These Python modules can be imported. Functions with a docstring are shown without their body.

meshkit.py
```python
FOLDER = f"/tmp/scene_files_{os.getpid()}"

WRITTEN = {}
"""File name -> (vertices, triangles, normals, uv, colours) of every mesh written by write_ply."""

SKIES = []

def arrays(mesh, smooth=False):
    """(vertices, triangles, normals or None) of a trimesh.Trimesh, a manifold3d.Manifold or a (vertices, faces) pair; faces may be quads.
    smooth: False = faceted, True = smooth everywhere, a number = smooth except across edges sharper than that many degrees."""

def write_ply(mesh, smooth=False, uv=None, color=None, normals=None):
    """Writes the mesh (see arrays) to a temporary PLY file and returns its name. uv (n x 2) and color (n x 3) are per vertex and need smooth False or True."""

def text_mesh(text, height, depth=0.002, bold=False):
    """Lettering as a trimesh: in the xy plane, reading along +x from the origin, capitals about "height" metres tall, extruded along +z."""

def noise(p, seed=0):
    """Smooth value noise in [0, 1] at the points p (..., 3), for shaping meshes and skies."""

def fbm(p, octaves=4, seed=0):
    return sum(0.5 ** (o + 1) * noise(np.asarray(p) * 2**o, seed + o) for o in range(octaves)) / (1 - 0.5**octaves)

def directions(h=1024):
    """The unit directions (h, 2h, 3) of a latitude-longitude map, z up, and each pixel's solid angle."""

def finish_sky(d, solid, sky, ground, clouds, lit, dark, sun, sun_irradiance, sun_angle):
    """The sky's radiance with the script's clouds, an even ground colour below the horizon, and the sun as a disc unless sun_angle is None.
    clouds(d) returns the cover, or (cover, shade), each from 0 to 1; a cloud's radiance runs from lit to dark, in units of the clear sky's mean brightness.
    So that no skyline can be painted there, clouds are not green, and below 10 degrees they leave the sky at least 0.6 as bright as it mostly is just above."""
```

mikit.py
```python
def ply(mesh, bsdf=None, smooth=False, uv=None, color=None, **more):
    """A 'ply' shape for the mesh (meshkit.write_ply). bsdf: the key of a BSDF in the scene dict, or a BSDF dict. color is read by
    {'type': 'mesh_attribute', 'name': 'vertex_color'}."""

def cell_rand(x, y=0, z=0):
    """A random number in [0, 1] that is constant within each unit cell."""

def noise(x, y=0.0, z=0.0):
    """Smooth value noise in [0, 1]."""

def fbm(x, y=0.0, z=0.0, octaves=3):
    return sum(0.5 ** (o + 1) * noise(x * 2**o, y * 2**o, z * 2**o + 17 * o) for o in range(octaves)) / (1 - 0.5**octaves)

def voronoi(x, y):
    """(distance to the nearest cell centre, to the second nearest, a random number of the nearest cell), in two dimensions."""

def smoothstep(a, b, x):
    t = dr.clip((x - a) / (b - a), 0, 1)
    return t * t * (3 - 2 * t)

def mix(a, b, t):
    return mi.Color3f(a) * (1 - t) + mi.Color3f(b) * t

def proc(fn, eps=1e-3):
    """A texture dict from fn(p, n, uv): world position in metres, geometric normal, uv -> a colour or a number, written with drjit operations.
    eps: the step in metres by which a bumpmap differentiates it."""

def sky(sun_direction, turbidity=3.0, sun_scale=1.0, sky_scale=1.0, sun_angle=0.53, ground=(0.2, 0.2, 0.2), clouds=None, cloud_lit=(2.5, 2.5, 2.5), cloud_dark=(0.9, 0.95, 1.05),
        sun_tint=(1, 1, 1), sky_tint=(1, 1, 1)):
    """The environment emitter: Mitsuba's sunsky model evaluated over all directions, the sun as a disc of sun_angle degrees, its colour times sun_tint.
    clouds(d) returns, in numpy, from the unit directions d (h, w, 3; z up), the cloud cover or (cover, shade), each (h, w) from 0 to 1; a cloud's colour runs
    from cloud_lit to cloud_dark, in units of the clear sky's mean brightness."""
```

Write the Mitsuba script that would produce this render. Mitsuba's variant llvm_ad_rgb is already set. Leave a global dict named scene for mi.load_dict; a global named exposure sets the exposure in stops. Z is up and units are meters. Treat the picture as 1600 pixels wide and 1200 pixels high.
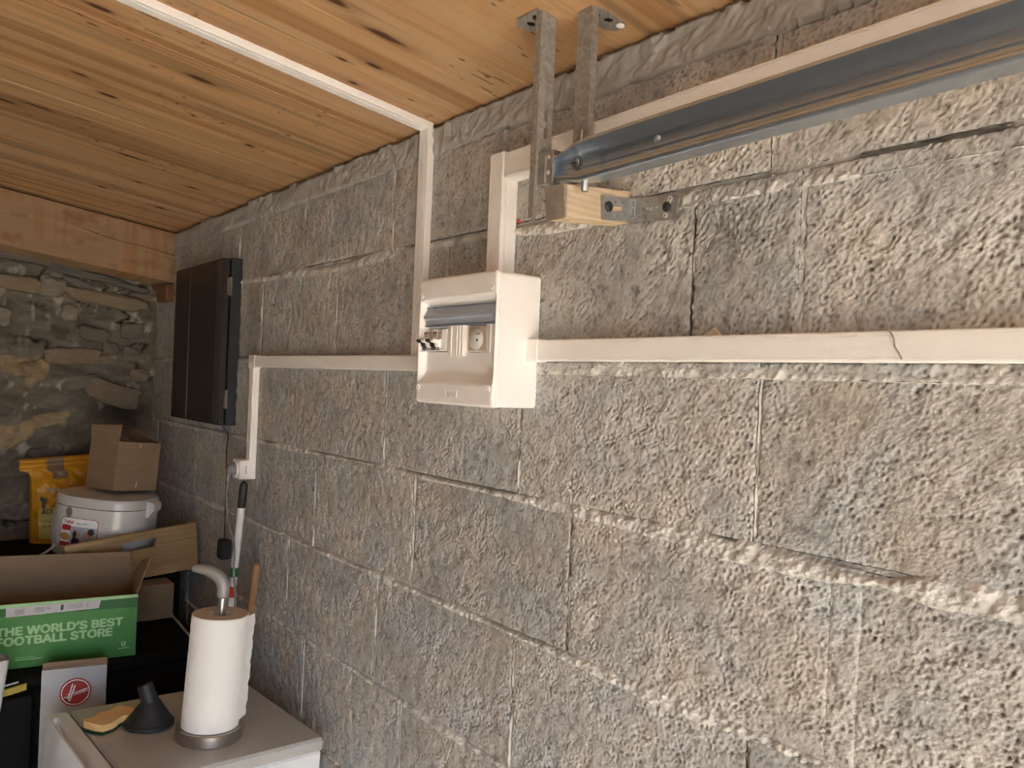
import math, random
import numpy as np, trimesh, mitsuba as mi, drjit as dr
import mikit, meshkit
from mikit import noise, fbm, voronoi, cell_rand, smoothstep, mix
from scipy.ndimage import map_coordinates, gaussian_filter
from shapely.geometry import Polygon, Point, box as sbox
from shapely import affinity

T = mi.ScalarTransform4f
ZS = 1.785                       # heights below are measured from a joint of the block wall; the floor lies ZS below it

# ------------------------------------------------------------------ camera, sky, exposure
yaw, pitch, roll = -.8777, .0007, .0412
CAM = np.array([0, -.9385, -.048])
fw = np.array([math.sin(yaw) * math.cos(pitch), math.cos(yaw) * math.cos(pitch), math.sin(pitch)])
r0 = np.array([math.cos(yaw), -math.sin(yaw), 0]); u0 = np.cross(r0, fw)
cr, sr = math.cos(roll), math.sin(roll)
camR = cr * r0 + sr * u0; camU = -sr * r0 + cr * u0
eye = CAM + [0, 0, ZS]
scene, labels = {}, {}
scene['camera'] = {'type': 'perspective', 'fov': math.degrees(2 * math.atan(800 / 1210)), 'fov_axis': 'x', 'near_clip': .02, 'far_clip': 200.,
                   'to_world': T().look_at(origin=eye.tolist(), target=(eye + fw).tolist(), up=camU.tolist())}


def cloud(d):
    n = meshkit.fbm(d * 2.2 + 3.1, 4, 5)
    return np.clip((n - .45) * 4, 0, 1)


scene['sky'] = mikit.sky((.90, .16, .98), turbidity=3.2, sun_scale=1.0, sky_scale=1.0, clouds=cloud, cloud_lit=(1.9, 1.85, 1.8), cloud_dark=(1.2, 1.2, 1.25), sun_tint=(.975, 1., 1.045))
exposure = 4.75

# ------------------------------------------------------------------ helpers
used = {}


def numbered(key):
    n = used.get(key, -1) + 1
    used[key] = n
    return key if n == 0 else f'{key}_{n:03d}'


def struct(name, label=None, category=None):
    labels[name] = {'kind': 'structure'}
    if label: labels[name]['label'] = label
    if category: labels[name]['category'] = category
    return name


def thing(name, label, cat, group=None):
    key = numbered(name)
    labels[key] = {'label': label, 'category': cat}
    if group: labels[key]['group'] = group
    return key


def shift(mesh):
    if isinstance(mesh, (list,)):
        mesh = trimesh.util.concatenate(mesh)
    if isinstance(mesh, tuple):
        return (np.asarray(mesh[0], float) + [0, 0, ZS], mesh[1])
    m = mesh.copy(); m.apply_translation([0, 0, ZS]); return m


def part(parent, name, mesh, bsdf, smooth=False, uv=None, color=None, label=None, kind=None):
    key = numbered(parent + '__' + name)
    scene[key] = mikit.ply(shift(mesh), bsdf, smooth=smooth, uv=uv, color=color)
    if label or kind:
        labels[key] = {}
        if label: labels[key]['label'] = label
        if kind: labels[key]['kind'] = kind
    return key


def whole(key, mesh, bsdf, smooth=False, uv=None, color=None):
    scene[key] = mikit.ply(shift(mesh), bsdf, smooth=smooth, uv=uv, color=color)
    return key


def hull(pts):
    return trimesh.convex.convex_hull(np.asarray(pts, float))


def cbox(c0, c1, b=.0015):
    """A box between two corners with chamfered edges."""
    c0, c1 = np.minimum(c0, c1).astype(float), np.maximum(c0, c1).astype(float)
    b = min(b, .45 * float((c1 - c0).min()))
    P = []
    for sx in (0, 1):
        for sy in (0, 1):
            for sz in (0, 1):
                p = np.where([sx, sy, sz], c1, c0); s = np.where([sx, sy, sz], -1., 1.) * b
                for k in range(3):
                    q = p + s; q[k] = p[k]; P.append(q)
    return hull(P)


def rrect(x0, y0, x1, y1, r, n=5):
    return sbox(x0 + r, y0 + r, x1 - r, y1 - r).buffer(r, quad_segs=n)


def extr(poly, h, O=(0, 0, 0), U=(1, 0, 0), V=(0, 1, 0), W=None):
    """Polygon in (u, v) extruded by h along W and placed with its axes at O."""
    U, V = np.asarray(U, float), np.asarray(V, float)
    W = np.cross(U, V) if W is None else np.asarray(W, float)
    m = trimesh.creation.extrude_polygon(poly, h, engine='earcut')
    M = np.eye(4); M[:3, 0], M[:3, 1], M[:3, 2], M[:3, 3] = U, V, W, O
    m.apply_transform(M)
    if np.linalg.det(M[:3, :3]) < 0 and m.volume < 0: m.invert()
    return m


def place(m, O, U, V, W):
    M = np.eye(4); M[:3, 0], M[:3, 1], M[:3, 2], M[:3, 3] = U, V, W, O
    m = m.copy(); m.apply_transform(M); return m


def tube(pts, rad, n=10, caps=True):
    p = np.asarray(pts, float); rad = np.broadcast_to(rad, (len(p),))
    t = np.gradient(p, axis=0); t /= np.linalg.norm(t, axis=1, keepdims=True)
    ref = np.array([0, 0, 1.]) if abs(t[0, 2]) < .9 else np.array([1., 0, 0])
    a = np.cross(t[0], ref); a /= np.linalg.norm(a)
    V = []
    for i in range(len(p)):
        a = a - t[i] * (a @ t[i]); a /= np.linalg.norm(a); b = np.cross(t[i], a)
        for k in range(n):
            w = 2 * math.pi * k / n
            V.append(p[i] + rad[i] * (math.cos(w) * a + math.sin(w) * b))
    F = []
    for i in range(len(p) - 1):
        for k in range(n):
            q = [i * n + k, i * n + (k + 1) % n, (i + 1) * n + (k + 1) % n, (i + 1) * n + k]
            F += [[q[0], q[1], q[2]], [q[0], q[2], q[3]]]
    if caps:
        V += [p[0], p[-1]]; c0, c1 = len(V) - 2, len(V) - 1; e = (len(p) - 1) * n
        for k in range(n):
            F += [[c0, (k + 1) % n, k], [c1, e + k, e + (k + 1) % n]]
    return trimesh.Trimesh(np.array(V), np.array(F), process=False)


def spline(pts, n=8):
    p = np.asarray(pts, float); p = np.vstack([2 * p[0] - p[1], p, 2 * p[-1] - p[-2]]); out = []
    for i in range(1, len(p) - 2):
        for t in np.linspace(0, 1, n, endpoint=False):
            out.append(.5 * (2 * p[i] + (p[i + 1] - p[i - 1]) * t + (2 * p[i - 1] - 5 * p[i] + 4 * p[i + 1] - p[i + 2]) * t * t
                             + (3 * p[i] - p[i - 1] - 3 * p[i + 1] + p[i + 2]) * t ** 3))
    return np.array(out + [p[-2]])


def lathe(profile, n=48):
    return trimesh.creation.revolve(np.asarray(profile, float), sections=n)


def grid_faces(nu, nv, flip=False):
    i, j = np.meshgrid(np.arange(nu - 1), np.arange(nv - 1), indexing='ij')
    a = i * nv + j; q = np.stack([a, a + nv, a + nv + 1, a + 1], -1).reshape(-1, 4)
    if flip: q = q[:, ::-1]
    return np.vstack([q[:, [0, 1, 2]], q[:, [0, 2, 3]]])


def skirt(V, nu, nv, depth_axis, depth, flip=False):
    """Adds a rim going back from the border of a grid."""
    idx = np.concatenate([np.arange(nu) * nv, (nu - 1) * nv + np.arange(1, nv), (np.arange(nu - 1)[::-1]) * nv + nv - 1, np.arange(1, nv - 1)[::-1]])
    B = V[idx].copy(); B[:, depth_axis] = depth
    n0, m = len(V), len(idx); k = np.arange(m); k2 = (k + 1) % m
    F = np.vstack([np.stack([idx[k], idx[k2], n0 + k2], 1), np.stack([idx[k], n0 + k2, n0 + k], 1)])
    if flip: F = F[:, ::-1]
    return np.vstack([V, B]), F, idx


def lin(*c):
    c = np.array(c, float) / 255.
    return np.where(c <= .04045, c / 12.92, ((c + .055) / 1.055) ** 2.4).tolist()


def rgb(c): return {'type': 'rgb', 'value': [float(x) for x in c]}


def mat(name, c, rough=.5, metal=0., spec=.5, **k):
    scene[name] = {'type': 'twosided', 'bsdf': {'type': 'principled', 'base_color': rgb(c) if not isinstance(c, dict) else c, 'roughness': rough, 'metallic': metal, 'specular': spec, **k}}
    return name


VCOL = {'type': 'mesh_attribute', 'name': 'vertex_color'}


def bumped(inner, fn, scale, eps=8e-4):
    return {'type': 'twosided', 'bsdf': {'type': 'bumpmap', 'arbitrary': mikit.proc(fn, eps), 'scale': scale, 'bsdf': inner}}


# ------------------------------------------------------------------ materials
def grit(p, n, uv): return fbm(p.x * 380, p.y * 380, p.z * 380, 2)


scene['mat_block'] = bumped({'type': 'diffuse', 'reflectance': VCOL}, grit, .0016, 5e-4)
scene['mat_stone'] = scene['mat_block']


def plain(name, c, rough=.9): return mat(name, c, rough, 0., .2)


plain('mat_plaster', (.22, .215, .205))
plain('mat_floor', (.40, .39, .37))
plain('mat_drive', (.46, .455, .445))
mat('mat_white', (.87, .85, .82), .38)
mat('mat_white_dark', (.62, .58, .52), .4)
mat('mat_fridge', (.76, .77, .78), .12, 0., .5)
mat('mat_seal', (.10, .085, .065), .6)
mat('mat_paper', (.78, .77, .745), .95, 0., .1)
mat('mat_paper_core', (.46, .36, .27), .9)


def galv(p, n, uv):
    a, b, c = voronoi(p.x * 90 + p.y * 60, p.z * 90 + p.y * 40)
    return mix((.36, .37, .37), (.56, .57, .56), .55 * c + .45 * fbm(p.x * 40, p.y * 40, p.z * 40, 3))


mat('mat_galv', mikit.proc(galv), .42, .85)


def dullgalv(p, n, uv):
    a, b, c = voronoi(p.x * 190 + p.y * 190, p.z * 190)
    d = smoothstep(.55, .8, fbm(p.x * 30, p.y * 30, p.z * 30, 4))
    return mix(mix((.30, .285, .26), (.43, .415, .38), c), (.25, .20, .16), .5 * d)


mat('mat_bracket', mikit.proc(dullgalv), .55, .55)
mat('mat_rail', (.52, .585, .65), .28, .92)
mat('mat_steel', (.62, .60, .57), .25, .95)
mat('mat_brushed', (.42, .39, .36), .32, .95)
mat('mat_cast', (.33, .32, .305), .55, .45)
mat('mat_bright_screw', (.85, .85, .83), .3, .7)
mat('mat_black', (.012, .012, .013), .5)
mat('mat_rubber', (.018, .019, .021), .55)
mat('mat_hole', (.01, .009, .008), .9)
mat('mat_cabinet', (.020, .016, .015), .42)
mat('mat_cabinet_edge', (.030, .034, .040), .32)
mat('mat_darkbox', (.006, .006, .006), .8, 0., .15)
mat('mat_flap', (.34, .38, .45), .22, 0., .6)
mat('mat_flap_dark', (.14, .16, .21), .25, 0., .6)
mat('mat_grey', (.40, .40, .41), .45)
mat('mat_cable_grey', (.24, .24, .245), .5)
mat('mat_red', (.52, .05, .04), .5)
mat('mat_logored', (.42, .035, .035), .5)
mat('mat_label_red', (.38, .15, .11), .6)
mat('mat_green', lin(58, 124, 50), .55)
mat('mat_darkgreen', lin(18, 88, 26), .55)
mat('mat_palegreen', lin(150, 190, 138), .6)
mat('mat_sticker', (.80, .80, .80), .4)
mat('mat_sticker_grey', (.42, .43, .46), .4)
mat('mat_ink', (.05, .05, .05), .6)
mat('mat_greyink', (.25, .25, .25), .6)
mat('mat_skin', (.46, .30, .22), .6)
mat('mat_hair', (.05, .03, .025), .6)
mat('mat_purple', (.05, .03, .09), .6)
mat('mat_teal', (.08, .20, .22), .6)
mat('mat_food', (.50, .27, .08), .6)
mat('mat_fryer', (.56, .55, .535), .16, 0., .5)
mat('mat_fryer_lid', (.50, .49, .475), .2, 0., .5)
mat('mat_window', (.22, .17, .12), .25)
mat('mat_bag', lin(196, 136, 28), .38)
mat('mat_bag_pale', lin(214, 190, 110), .5)
mat('mat_tape', (.20, .12, .07), .35)
mat('mat_tape_clear', (.60, .47, .34), .15)
mat('mat_box_white', (.42, .415, .42), .5)
mat('mat_yellow', lin(150, 130, 25), .5)
mat('mat_cloth_purple', (.05, .022, .06), .9)
mat('mat_sponge', lin(228, 188, 128), .95, 0., .1)
mat('mat_scour', lin(38, 62, 42), .95, 0., .1)
mat('mat_pole', (.72, .72, .71), .3)
mat('mat_thread', (.25, .23, .21), .8)


def card(p, n, uv):
    f = noise(p.z * 160 + 4 * noise(p.x * 9, p.y * 9, p.z * 9), p.x * 4, p.y * 4)
    return mix((.21, .145, .09), (.28, .195, .125), .5 * f + .5 * fbm(p.x * 14, p.y * 14, p.z * 14, 3))


mat('mat_card', mikit.proc(card), .85, 0., .2)


def cratewood(p, n, uv):
    g = fbm(uv.x * 6, uv.y * 170 + 2 * noise(uv.x * 9, uv.y * 20), 3., 3)
    return mix((.27, .165, .075), (.38, .26, .125), g)


mat('mat_crate', mikit.proc(cratewood), .7)


def polewood(p, n, uv):
    g = fbm(p.x * 180, p.y * 180, p.z * 7, 3)
    return mix((.28, .14, .07), (.42, .24, .12), g)


mat('mat_polewood', mikit.proc(polewood), .6)


def blockwood(p, n, uv):
    # annual rings around a pith just below the block, running along y
    dx, dz = p.x + .868 + .004 * noise(p.y * 20, p.x * 30, 0), p.z - ZS - .188
    r = dr.sqrt(dx * dx * 1.2 + dz * dz) + .0016 * noise(p.x * 60, p.y * 22, p.z * 60)
    ring = .5 + .5 * dr.sin(r * 700)
    c = mix((.56, .45, .31), (.40, .29, .175), ring * ring * .45 + .3 * fbm(p.x * 200, p.y * 12, p.z * 200, 2))
    return mix(c, (.22, .185, .15), .8 * smoothstep(-.139, -.1435, p.y) + .25 * smoothstep(.5, .8, fbm(p.x * 35, p.y * 35, p.z * 35, 3)))


mat('mat_blockwood', mikit.proc(blockwood), .75, 0., .3)

KNOTS = [(-1.551, -.645, .011, .030), (-1.687, -.423, .012, .045), (-1.918, -.608, .009, .024), (-1.989, -.535, .010, .026), (-2.245, -.635, .009, .045), (-2.283, -.701, .008, .030),
         (-1.166, -.379, .012, .030), (-1.194, -.266, .011, .052), (-1.307, -.224, .008, .024), (-1.338, -.275, .006, .014), (-1.989, -.201, .009, .016), (-1.919, -.364, .005, .008),
         (-2.432, -.38, .008, .050), (-2.896, -.356, .010, .020), (-2.962, -.153, .012, .022), (-2.697, -.292, .007, .014), (-2.564, -.167, .008, .020), (-1.411, -.212, .008, .014),
         (-.72, -.42, .010, .03), (-.4, -.7, .012, .04), (-1.0, -.62, .010, .03), (-.95, -1.3, .01, .03), (-1.9, -1.3, .01, .03), (-2.5, -1.6, .01, .03)]


def plankwood(p, n, uv):
    # uv.x runs along the board, uv.y across it (with a different offset for each board)
    wob = .030 * noise(uv.x * 1.6, uv.y * 5, 1.) + .010 * noise(uv.x * 6, uv.y * 14, 5.)
    near = mi.Float(0); core = mi.Float(0); ringf = mi.Float(0)
    for (kx, ky, a, b) in KNOTS:
        ex, ey = (p.x - kx) / a, (p.y - ky) / b
        d2 = ex * ex + ey * ey
        core = dr.maximum(core, 1 - smoothstep(.55, 1.15, dr.sqrt(d2) + .25 * noise(p.x * 120, p.y * 40, 2.)))
        near = dr.maximum(near, dr.exp(-d2 * .16))
    v = uv.y + wob + .012 * near
    rings = .5 + .5 * dr.sin(v * 520 + 6 * noise(uv.x * 1.2, uv.y * 30, 9.))
    fine = fbm(uv.x * 9, uv.y * 420, 4., 2)
    broad = fbm(uv.x * .9, uv.y * 22, 7., 3)
    board = cell_rand(dr.floor(uv.y), 3, 1)
    c = mix((.645, .395, .200), (.56, .315, .138), .55 * rings * noise(uv.x * 1.1, uv.y * 25, 2.) + .45 * fine)
    c = mix(c, (.64, .45, .26), .55 * smoothstep(.45, .7, broad))
    c = mix(c, (.36, .170, .060), .65 * smoothstep(.50, .74, fbm(uv.x * .8, uv.y * 30, 31., 3)))
    c = mix(c, (.30, .21, .115), .55 * smoothstep(.60, .78, fbm(uv.x * 1.4, uv.y * 26, 57., 3)))
    specks = smoothstep(.84, .90, noise(uv.x * 45, uv.y * 150, 80.)) * smoothstep(.55, .7, fbm(uv.x * 5, uv.y * 12, 12., 2))
    c = mix(c, (.13, .065, .03), .7 * specks)
    c = mix(c, (.33, .16, .065), .75 * near * near)
    c = mix(c, (.085, .036, .02), .92 * core)
    return c * (.74 + .14 * board)


mat('mat_plank', mikit.proc(plankwood), .55, 0., .35)


def beamwood(p, n, uv):
    u, v = p.y, p.z - ZS + .12 * p.y
    g = fbm(u * 3 + .2, v * 110 + 3 * noise(u * 4, v * 18, 0), 2., 3)
    saw = smoothstep(.45, .75, noise(u * 95 + 3 * noise(u * 3, v * 6, 4.), v * 3, 6.)) * smoothstep(.35, .7, noise(u * 7, v * 16, 3.))
    st = smoothstep(.56, .80, fbm(u * 13, v * 21, 8., 3))
    c = mix((.285, .185, .10), (.36, .24, .14), g)
    c = mix(c, (.30, .125, .045), .45 * saw)
    c = mix(c, (.24, .10, .04), .7 * st)
    crack = (1 - smoothstep(.0008, .0022, dr.abs(v - .455 + .01 * noise(u * 9, 0., 0.) + .03 * smoothstep(-.45, -.2, u)))) * smoothstep(-.40, -.3, u)
    return mix(c, (.07, .03, .02), .8 * crack)


mat('mat_beam', mikit.proc(beamwood), .75, 0., .25)

# ------------------------------------------------------------------ the block wall
rng = np.random.default_rng(7)
HX0, HX1, HZ0, HZ1, HS = -3.75, 1.75, -1.85, .65, .0022
NX, NZ = int((HX1 - HX0) / HS), int((HZ1 - HZ0) / HS)
kx = np.fft.rfftfreq(NZ, HS)[None, :]; kz = np.fft.fftfreq(NX, HS)[:, None]
KK = np.sqrt(kx ** 2 + kz ** 2) + 1e-9


def band(wl, width=.45, seed=0):
    """Random relief with features of about wl metres."""
    w = np.random.default_rng(seed).standard_normal((NX, NZ)).astype(np.float32)
    f = np.fft.rfft2(w) * np.exp(-(np.log(KK * wl) ** 2) / (2 * width ** 2))
    o = np.fft.irfft2(f, s=(NX, NZ)); return (o / o.std()).astype(np.float32)


n9, n16, n40, n6 = band(.0088, .33, 1), band(.018, .45, 2), band(.055, .5, 3), band(.0060, .25, 4)
lowA, lowB, lowC = band(.16, .5, 5), band(.35, .6, 6), band(.30, .6, 8)
s = .85 * n9 + .28 * n16 + .30 * n6 + .12 * n40
# crushed-stone grains: flat cells of uneven height with open pits and gaps between them
from scipy.spatial import cKDTree
gs = .0062
gi, gj = np.meshgrid(np.arange(int((HX1 - HX0) / gs)), np.arange(int((HZ1 - HZ0) / gs)), indexing='ij')
gp = np.stack([HX0 + (gi.ravel() + .5) * gs, HZ0 + (gj.ravel() + .5) * gs], 1) + (rng.random((gi.size, 2)) - .5) * gs * 1.3
gx, gz = np.meshgrid(HX0 + np.arange(NX) * HS, HZ0 + np.arange(NZ) * HS, indexing='ij')
vis = (gz > -1.06) & (gx < .3)
qd, qi = cKDTree(gp).query(np.stack([gx[vis] + .0011 * n9[vis], gz[vis] + .0011 * n6[vis]], 1), k=2, workers=-1)
gh = np.clip(rng.standard_normal(len(gp)), -1.6, 1.4)
CELL, GAP = np.zeros((NX, NZ), np.float32), np.zeros((NX, NZ), np.float32)
CELL[vis] = gh[qi[:, 0]]; GAP[vis] = np.exp(-((qd[:, 1] - qd[:, 0]) / .0013) ** 2)
CELL, GAP = gaussian_filter(CELL, .55), gaussian_filter(GAP, .5)
del gx, gz, qd, qi, gp
flat = .75 * np.tanh(1.4 * s + .25) - .2 + .75 * CELL - .55 * GAP
rough = np.clip(.80 + .17 * lowA + .16 * lowB, .35, 1.3)
RELIEF = (.00080 * flat * rough + .0008 * np.minimum(n40, .5)).astype(np.float32)
PITS = np.clip((-s - .75) * 1.0, 0, 1) * rough + .75 * np.clip(-CELL - .8, 0, 1) + .30 * GAP * np.clip(-n40 * .5 + .5, 0, 1)  # darkens the pits in colour, for dirt and partly for their shadow
RELIEF -= (.0026 * np.clip(-s - 1.0, 0, 2) * rough).astype(np.float32)
del n6


def samp(A, x, z):
    return map_coordinates(A, [(np.asarray(x) - HX0) / HS, (np.asarray(z) - HZ0) / HS], order=1, mode='nearest')


wall = struct('wall_right', 'rough grey concrete block wall carrying the white trunking', 'wall')
COURSE = {0: [-3.365, -2.865, -2.368, -1.865, -1.365, -1.215, -.719, -.545, -.05, .45, .95, 1.45], 1: [-3.08, -2.58, -2.081, -1.592, -1.09, -.595, -.1, .4, .9, 1.4],
          -1: [-3.08, -2.585, -2.085, -1.592, -1.099, -.598, -.1, .4, .9, 1.4], -2: [-3.44, -2.945, -2.446, -1.945, -1.454, -.955, -.470, .03, .53, 1.03, 1.53],
          -3: [-3.09, -2.595, -2.100, -1.598, -1.096, -.596, -.1, .4, .9, 1.4], -4: [-3.46, -2.97, -2.47, -1.975, -1.474, -.98, -.48, .02, .52, 1.02, 1.52],
          -5: [-3.09, -2.59, -2.09, -1.59, -1.09, -.59, -.09, .41, .91, 1.41], -6: [-3.46, -2.96, -2.46, -1.96, -1.46, -.96, -.46, .04, .54, 1.04, 1.54],
          -7: [-3.09, -2.59, -2.09, -1.59, -1.09, -.59, -.09, .41, .91, 1.41]}
XA, XB = -3.56, 1.25
WIDE = {(-2, -.470): .030}


def block_color(x, z, tone):
    a, b, c = samp(lowB, x, z), samp(lowC, x, z), samp(lowA, x, z)
    base = np.array([.525, .510, .480])[None] * (1 + .05 * a + .04 * c)[:, None] * tone
    w = np.clip(b * .5, 0, 1)[:, None]; k = np.clip(-b * .5, 0, 1)[:, None]
    col = base * (1 + w * np.array([.06, .02, -.04])) * (1 + k * np.array([-.08, -.03, .02]))
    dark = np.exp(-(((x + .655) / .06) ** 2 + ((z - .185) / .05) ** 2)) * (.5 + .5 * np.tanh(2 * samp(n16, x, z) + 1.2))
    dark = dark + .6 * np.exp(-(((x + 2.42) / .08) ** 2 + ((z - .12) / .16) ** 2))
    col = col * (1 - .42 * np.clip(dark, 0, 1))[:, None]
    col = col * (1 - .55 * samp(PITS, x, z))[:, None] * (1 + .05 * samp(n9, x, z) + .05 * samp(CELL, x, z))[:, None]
    return np.clip(col, .02, .9)


def make_block(x0, x1, z0, z1, step, tone, off, tx, tz):
    nu, nv = max(3, int((x1 - x0) / step) + 1), max(3, int((z1 - z0) / step) + 1)
    xs, zs = np.linspace(x0, x1, nu), np.linspace(z0, z1, nv)
    Xg, Zg = np.meshgrid(xs, zs, indexing='ij'); x, z = Xg.ravel(), Zg.ravel()
    h = samp(RELIEF, x, z)
    d = np.minimum.reduce([x - x0, x1 - x, z - z0, z1 - z])
    h = h + off + tx * (x - (x0 + x1) / 2) + tz * (z - (z0 + z1) / 2) - .0032 * np.exp(-d / .0022) * (1 + .5 * samp(n16, x, z))
    V = np.stack([x, -h, z], 1)
    F = grid_faces(nu, nv)
    V2, F2, idx = skirt(V, nu, nv, 1, .03)
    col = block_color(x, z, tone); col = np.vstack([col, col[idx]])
    m = (V2, np.vstack([F, F2]))
    return m, col


bx_rows = {}
for k, joints in COURSE.items():
    z0, z1 = k * .255, (k + 1) * .255
    if k == 1: z1 = .452
    z0, z1 = max(z0, -ZS), z1
    xs = [XA] + [j for j in joints if XA < j < XB] + [XB]
    for a, b in zip(xs[:-1], xs[1:]):
        ga, gb = WIDE.get((k, a), .0035) / 2, WIDE.get((k, b), .0035) / 2
        seen = z1 > -1.03
        cx = (a + b) / 2
        step = (.0021 if -.95 < cx < .15 else .0028 if -1.7 < cx <= -.95 else .0040 if -2.4 < cx <= -1.7 else .0065 if cx <= -2.4 else .016) if seen else .03
        tone = 1 + .05 * rng.standard_normal()
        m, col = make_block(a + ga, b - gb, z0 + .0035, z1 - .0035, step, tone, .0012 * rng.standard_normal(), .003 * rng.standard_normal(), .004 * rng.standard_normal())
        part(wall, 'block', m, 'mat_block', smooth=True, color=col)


def mortar_color(x, z, light=1.0):
    a, b = samp(lowA, x, z), samp(n40, x, z)
    return np.clip(np.array([.57, .556, .52])[None] * light * (1 + .06 * a + .07 * b)[:, None], .02, .9)


def mortar_strip(zc, x0, x1, half, step, seed, amp, bias, crack=None, gain=None):
    """A bed joint: recessed between the courses, smeared over the block faces where it squeezed out."""
    nu, nv = int((x1 - x0) / step) + 1, int(2 * half / (step * .8)) + 1
    Xg, Vg = np.meshgrid(np.linspace(x0, x1, nu), np.linspace(-half, half, nv), indexing='ij'); x, v = Xg.ravel(), Vg.ravel()
    P1 = lambda f, sd: meshkit.fbm(np.stack([x * f, x * 0 + .37 + sd * 3.1, v * f * .6], 1), 3, sd)
    zz = zc + v + .003 * (P1(4, seed + 50) - .5)
    wob = P1(3.2, seed); w2 = P1(7, seed + 9)
    width = .005 + .030 * np.clip(w2 - .34, 0, .6) * (gain(x) if gain else 1)
    cen = bias * (wob) * (gain(x) if gain else 1)
    sm = np.exp(-((v - cen) / width) ** 4)
    h = -.006 + (.0065 + amp * (wob - .4)) * sm + .0010 * samp(n16, x, zz) * sm + .0012 * samp(n40, x, zz) * sm + .0008 * samp(n9, x, zz)
    if gain is not None: h += .0012 * np.clip(gain(x) - 1, 0, 2) * sm
    if crack is not None:
        c = crack(x, v); h = h - .02 * c
    h = np.where(np.abs(v) > half - step, -.012, h)
    V = np.stack([x, -h, zz], 1)
    return (V, grid_faces(nu, nv)), mortar_color(x, zz, 1.06 + .10 * np.clip(h / .003, -1, 1)[:, None])


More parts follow.
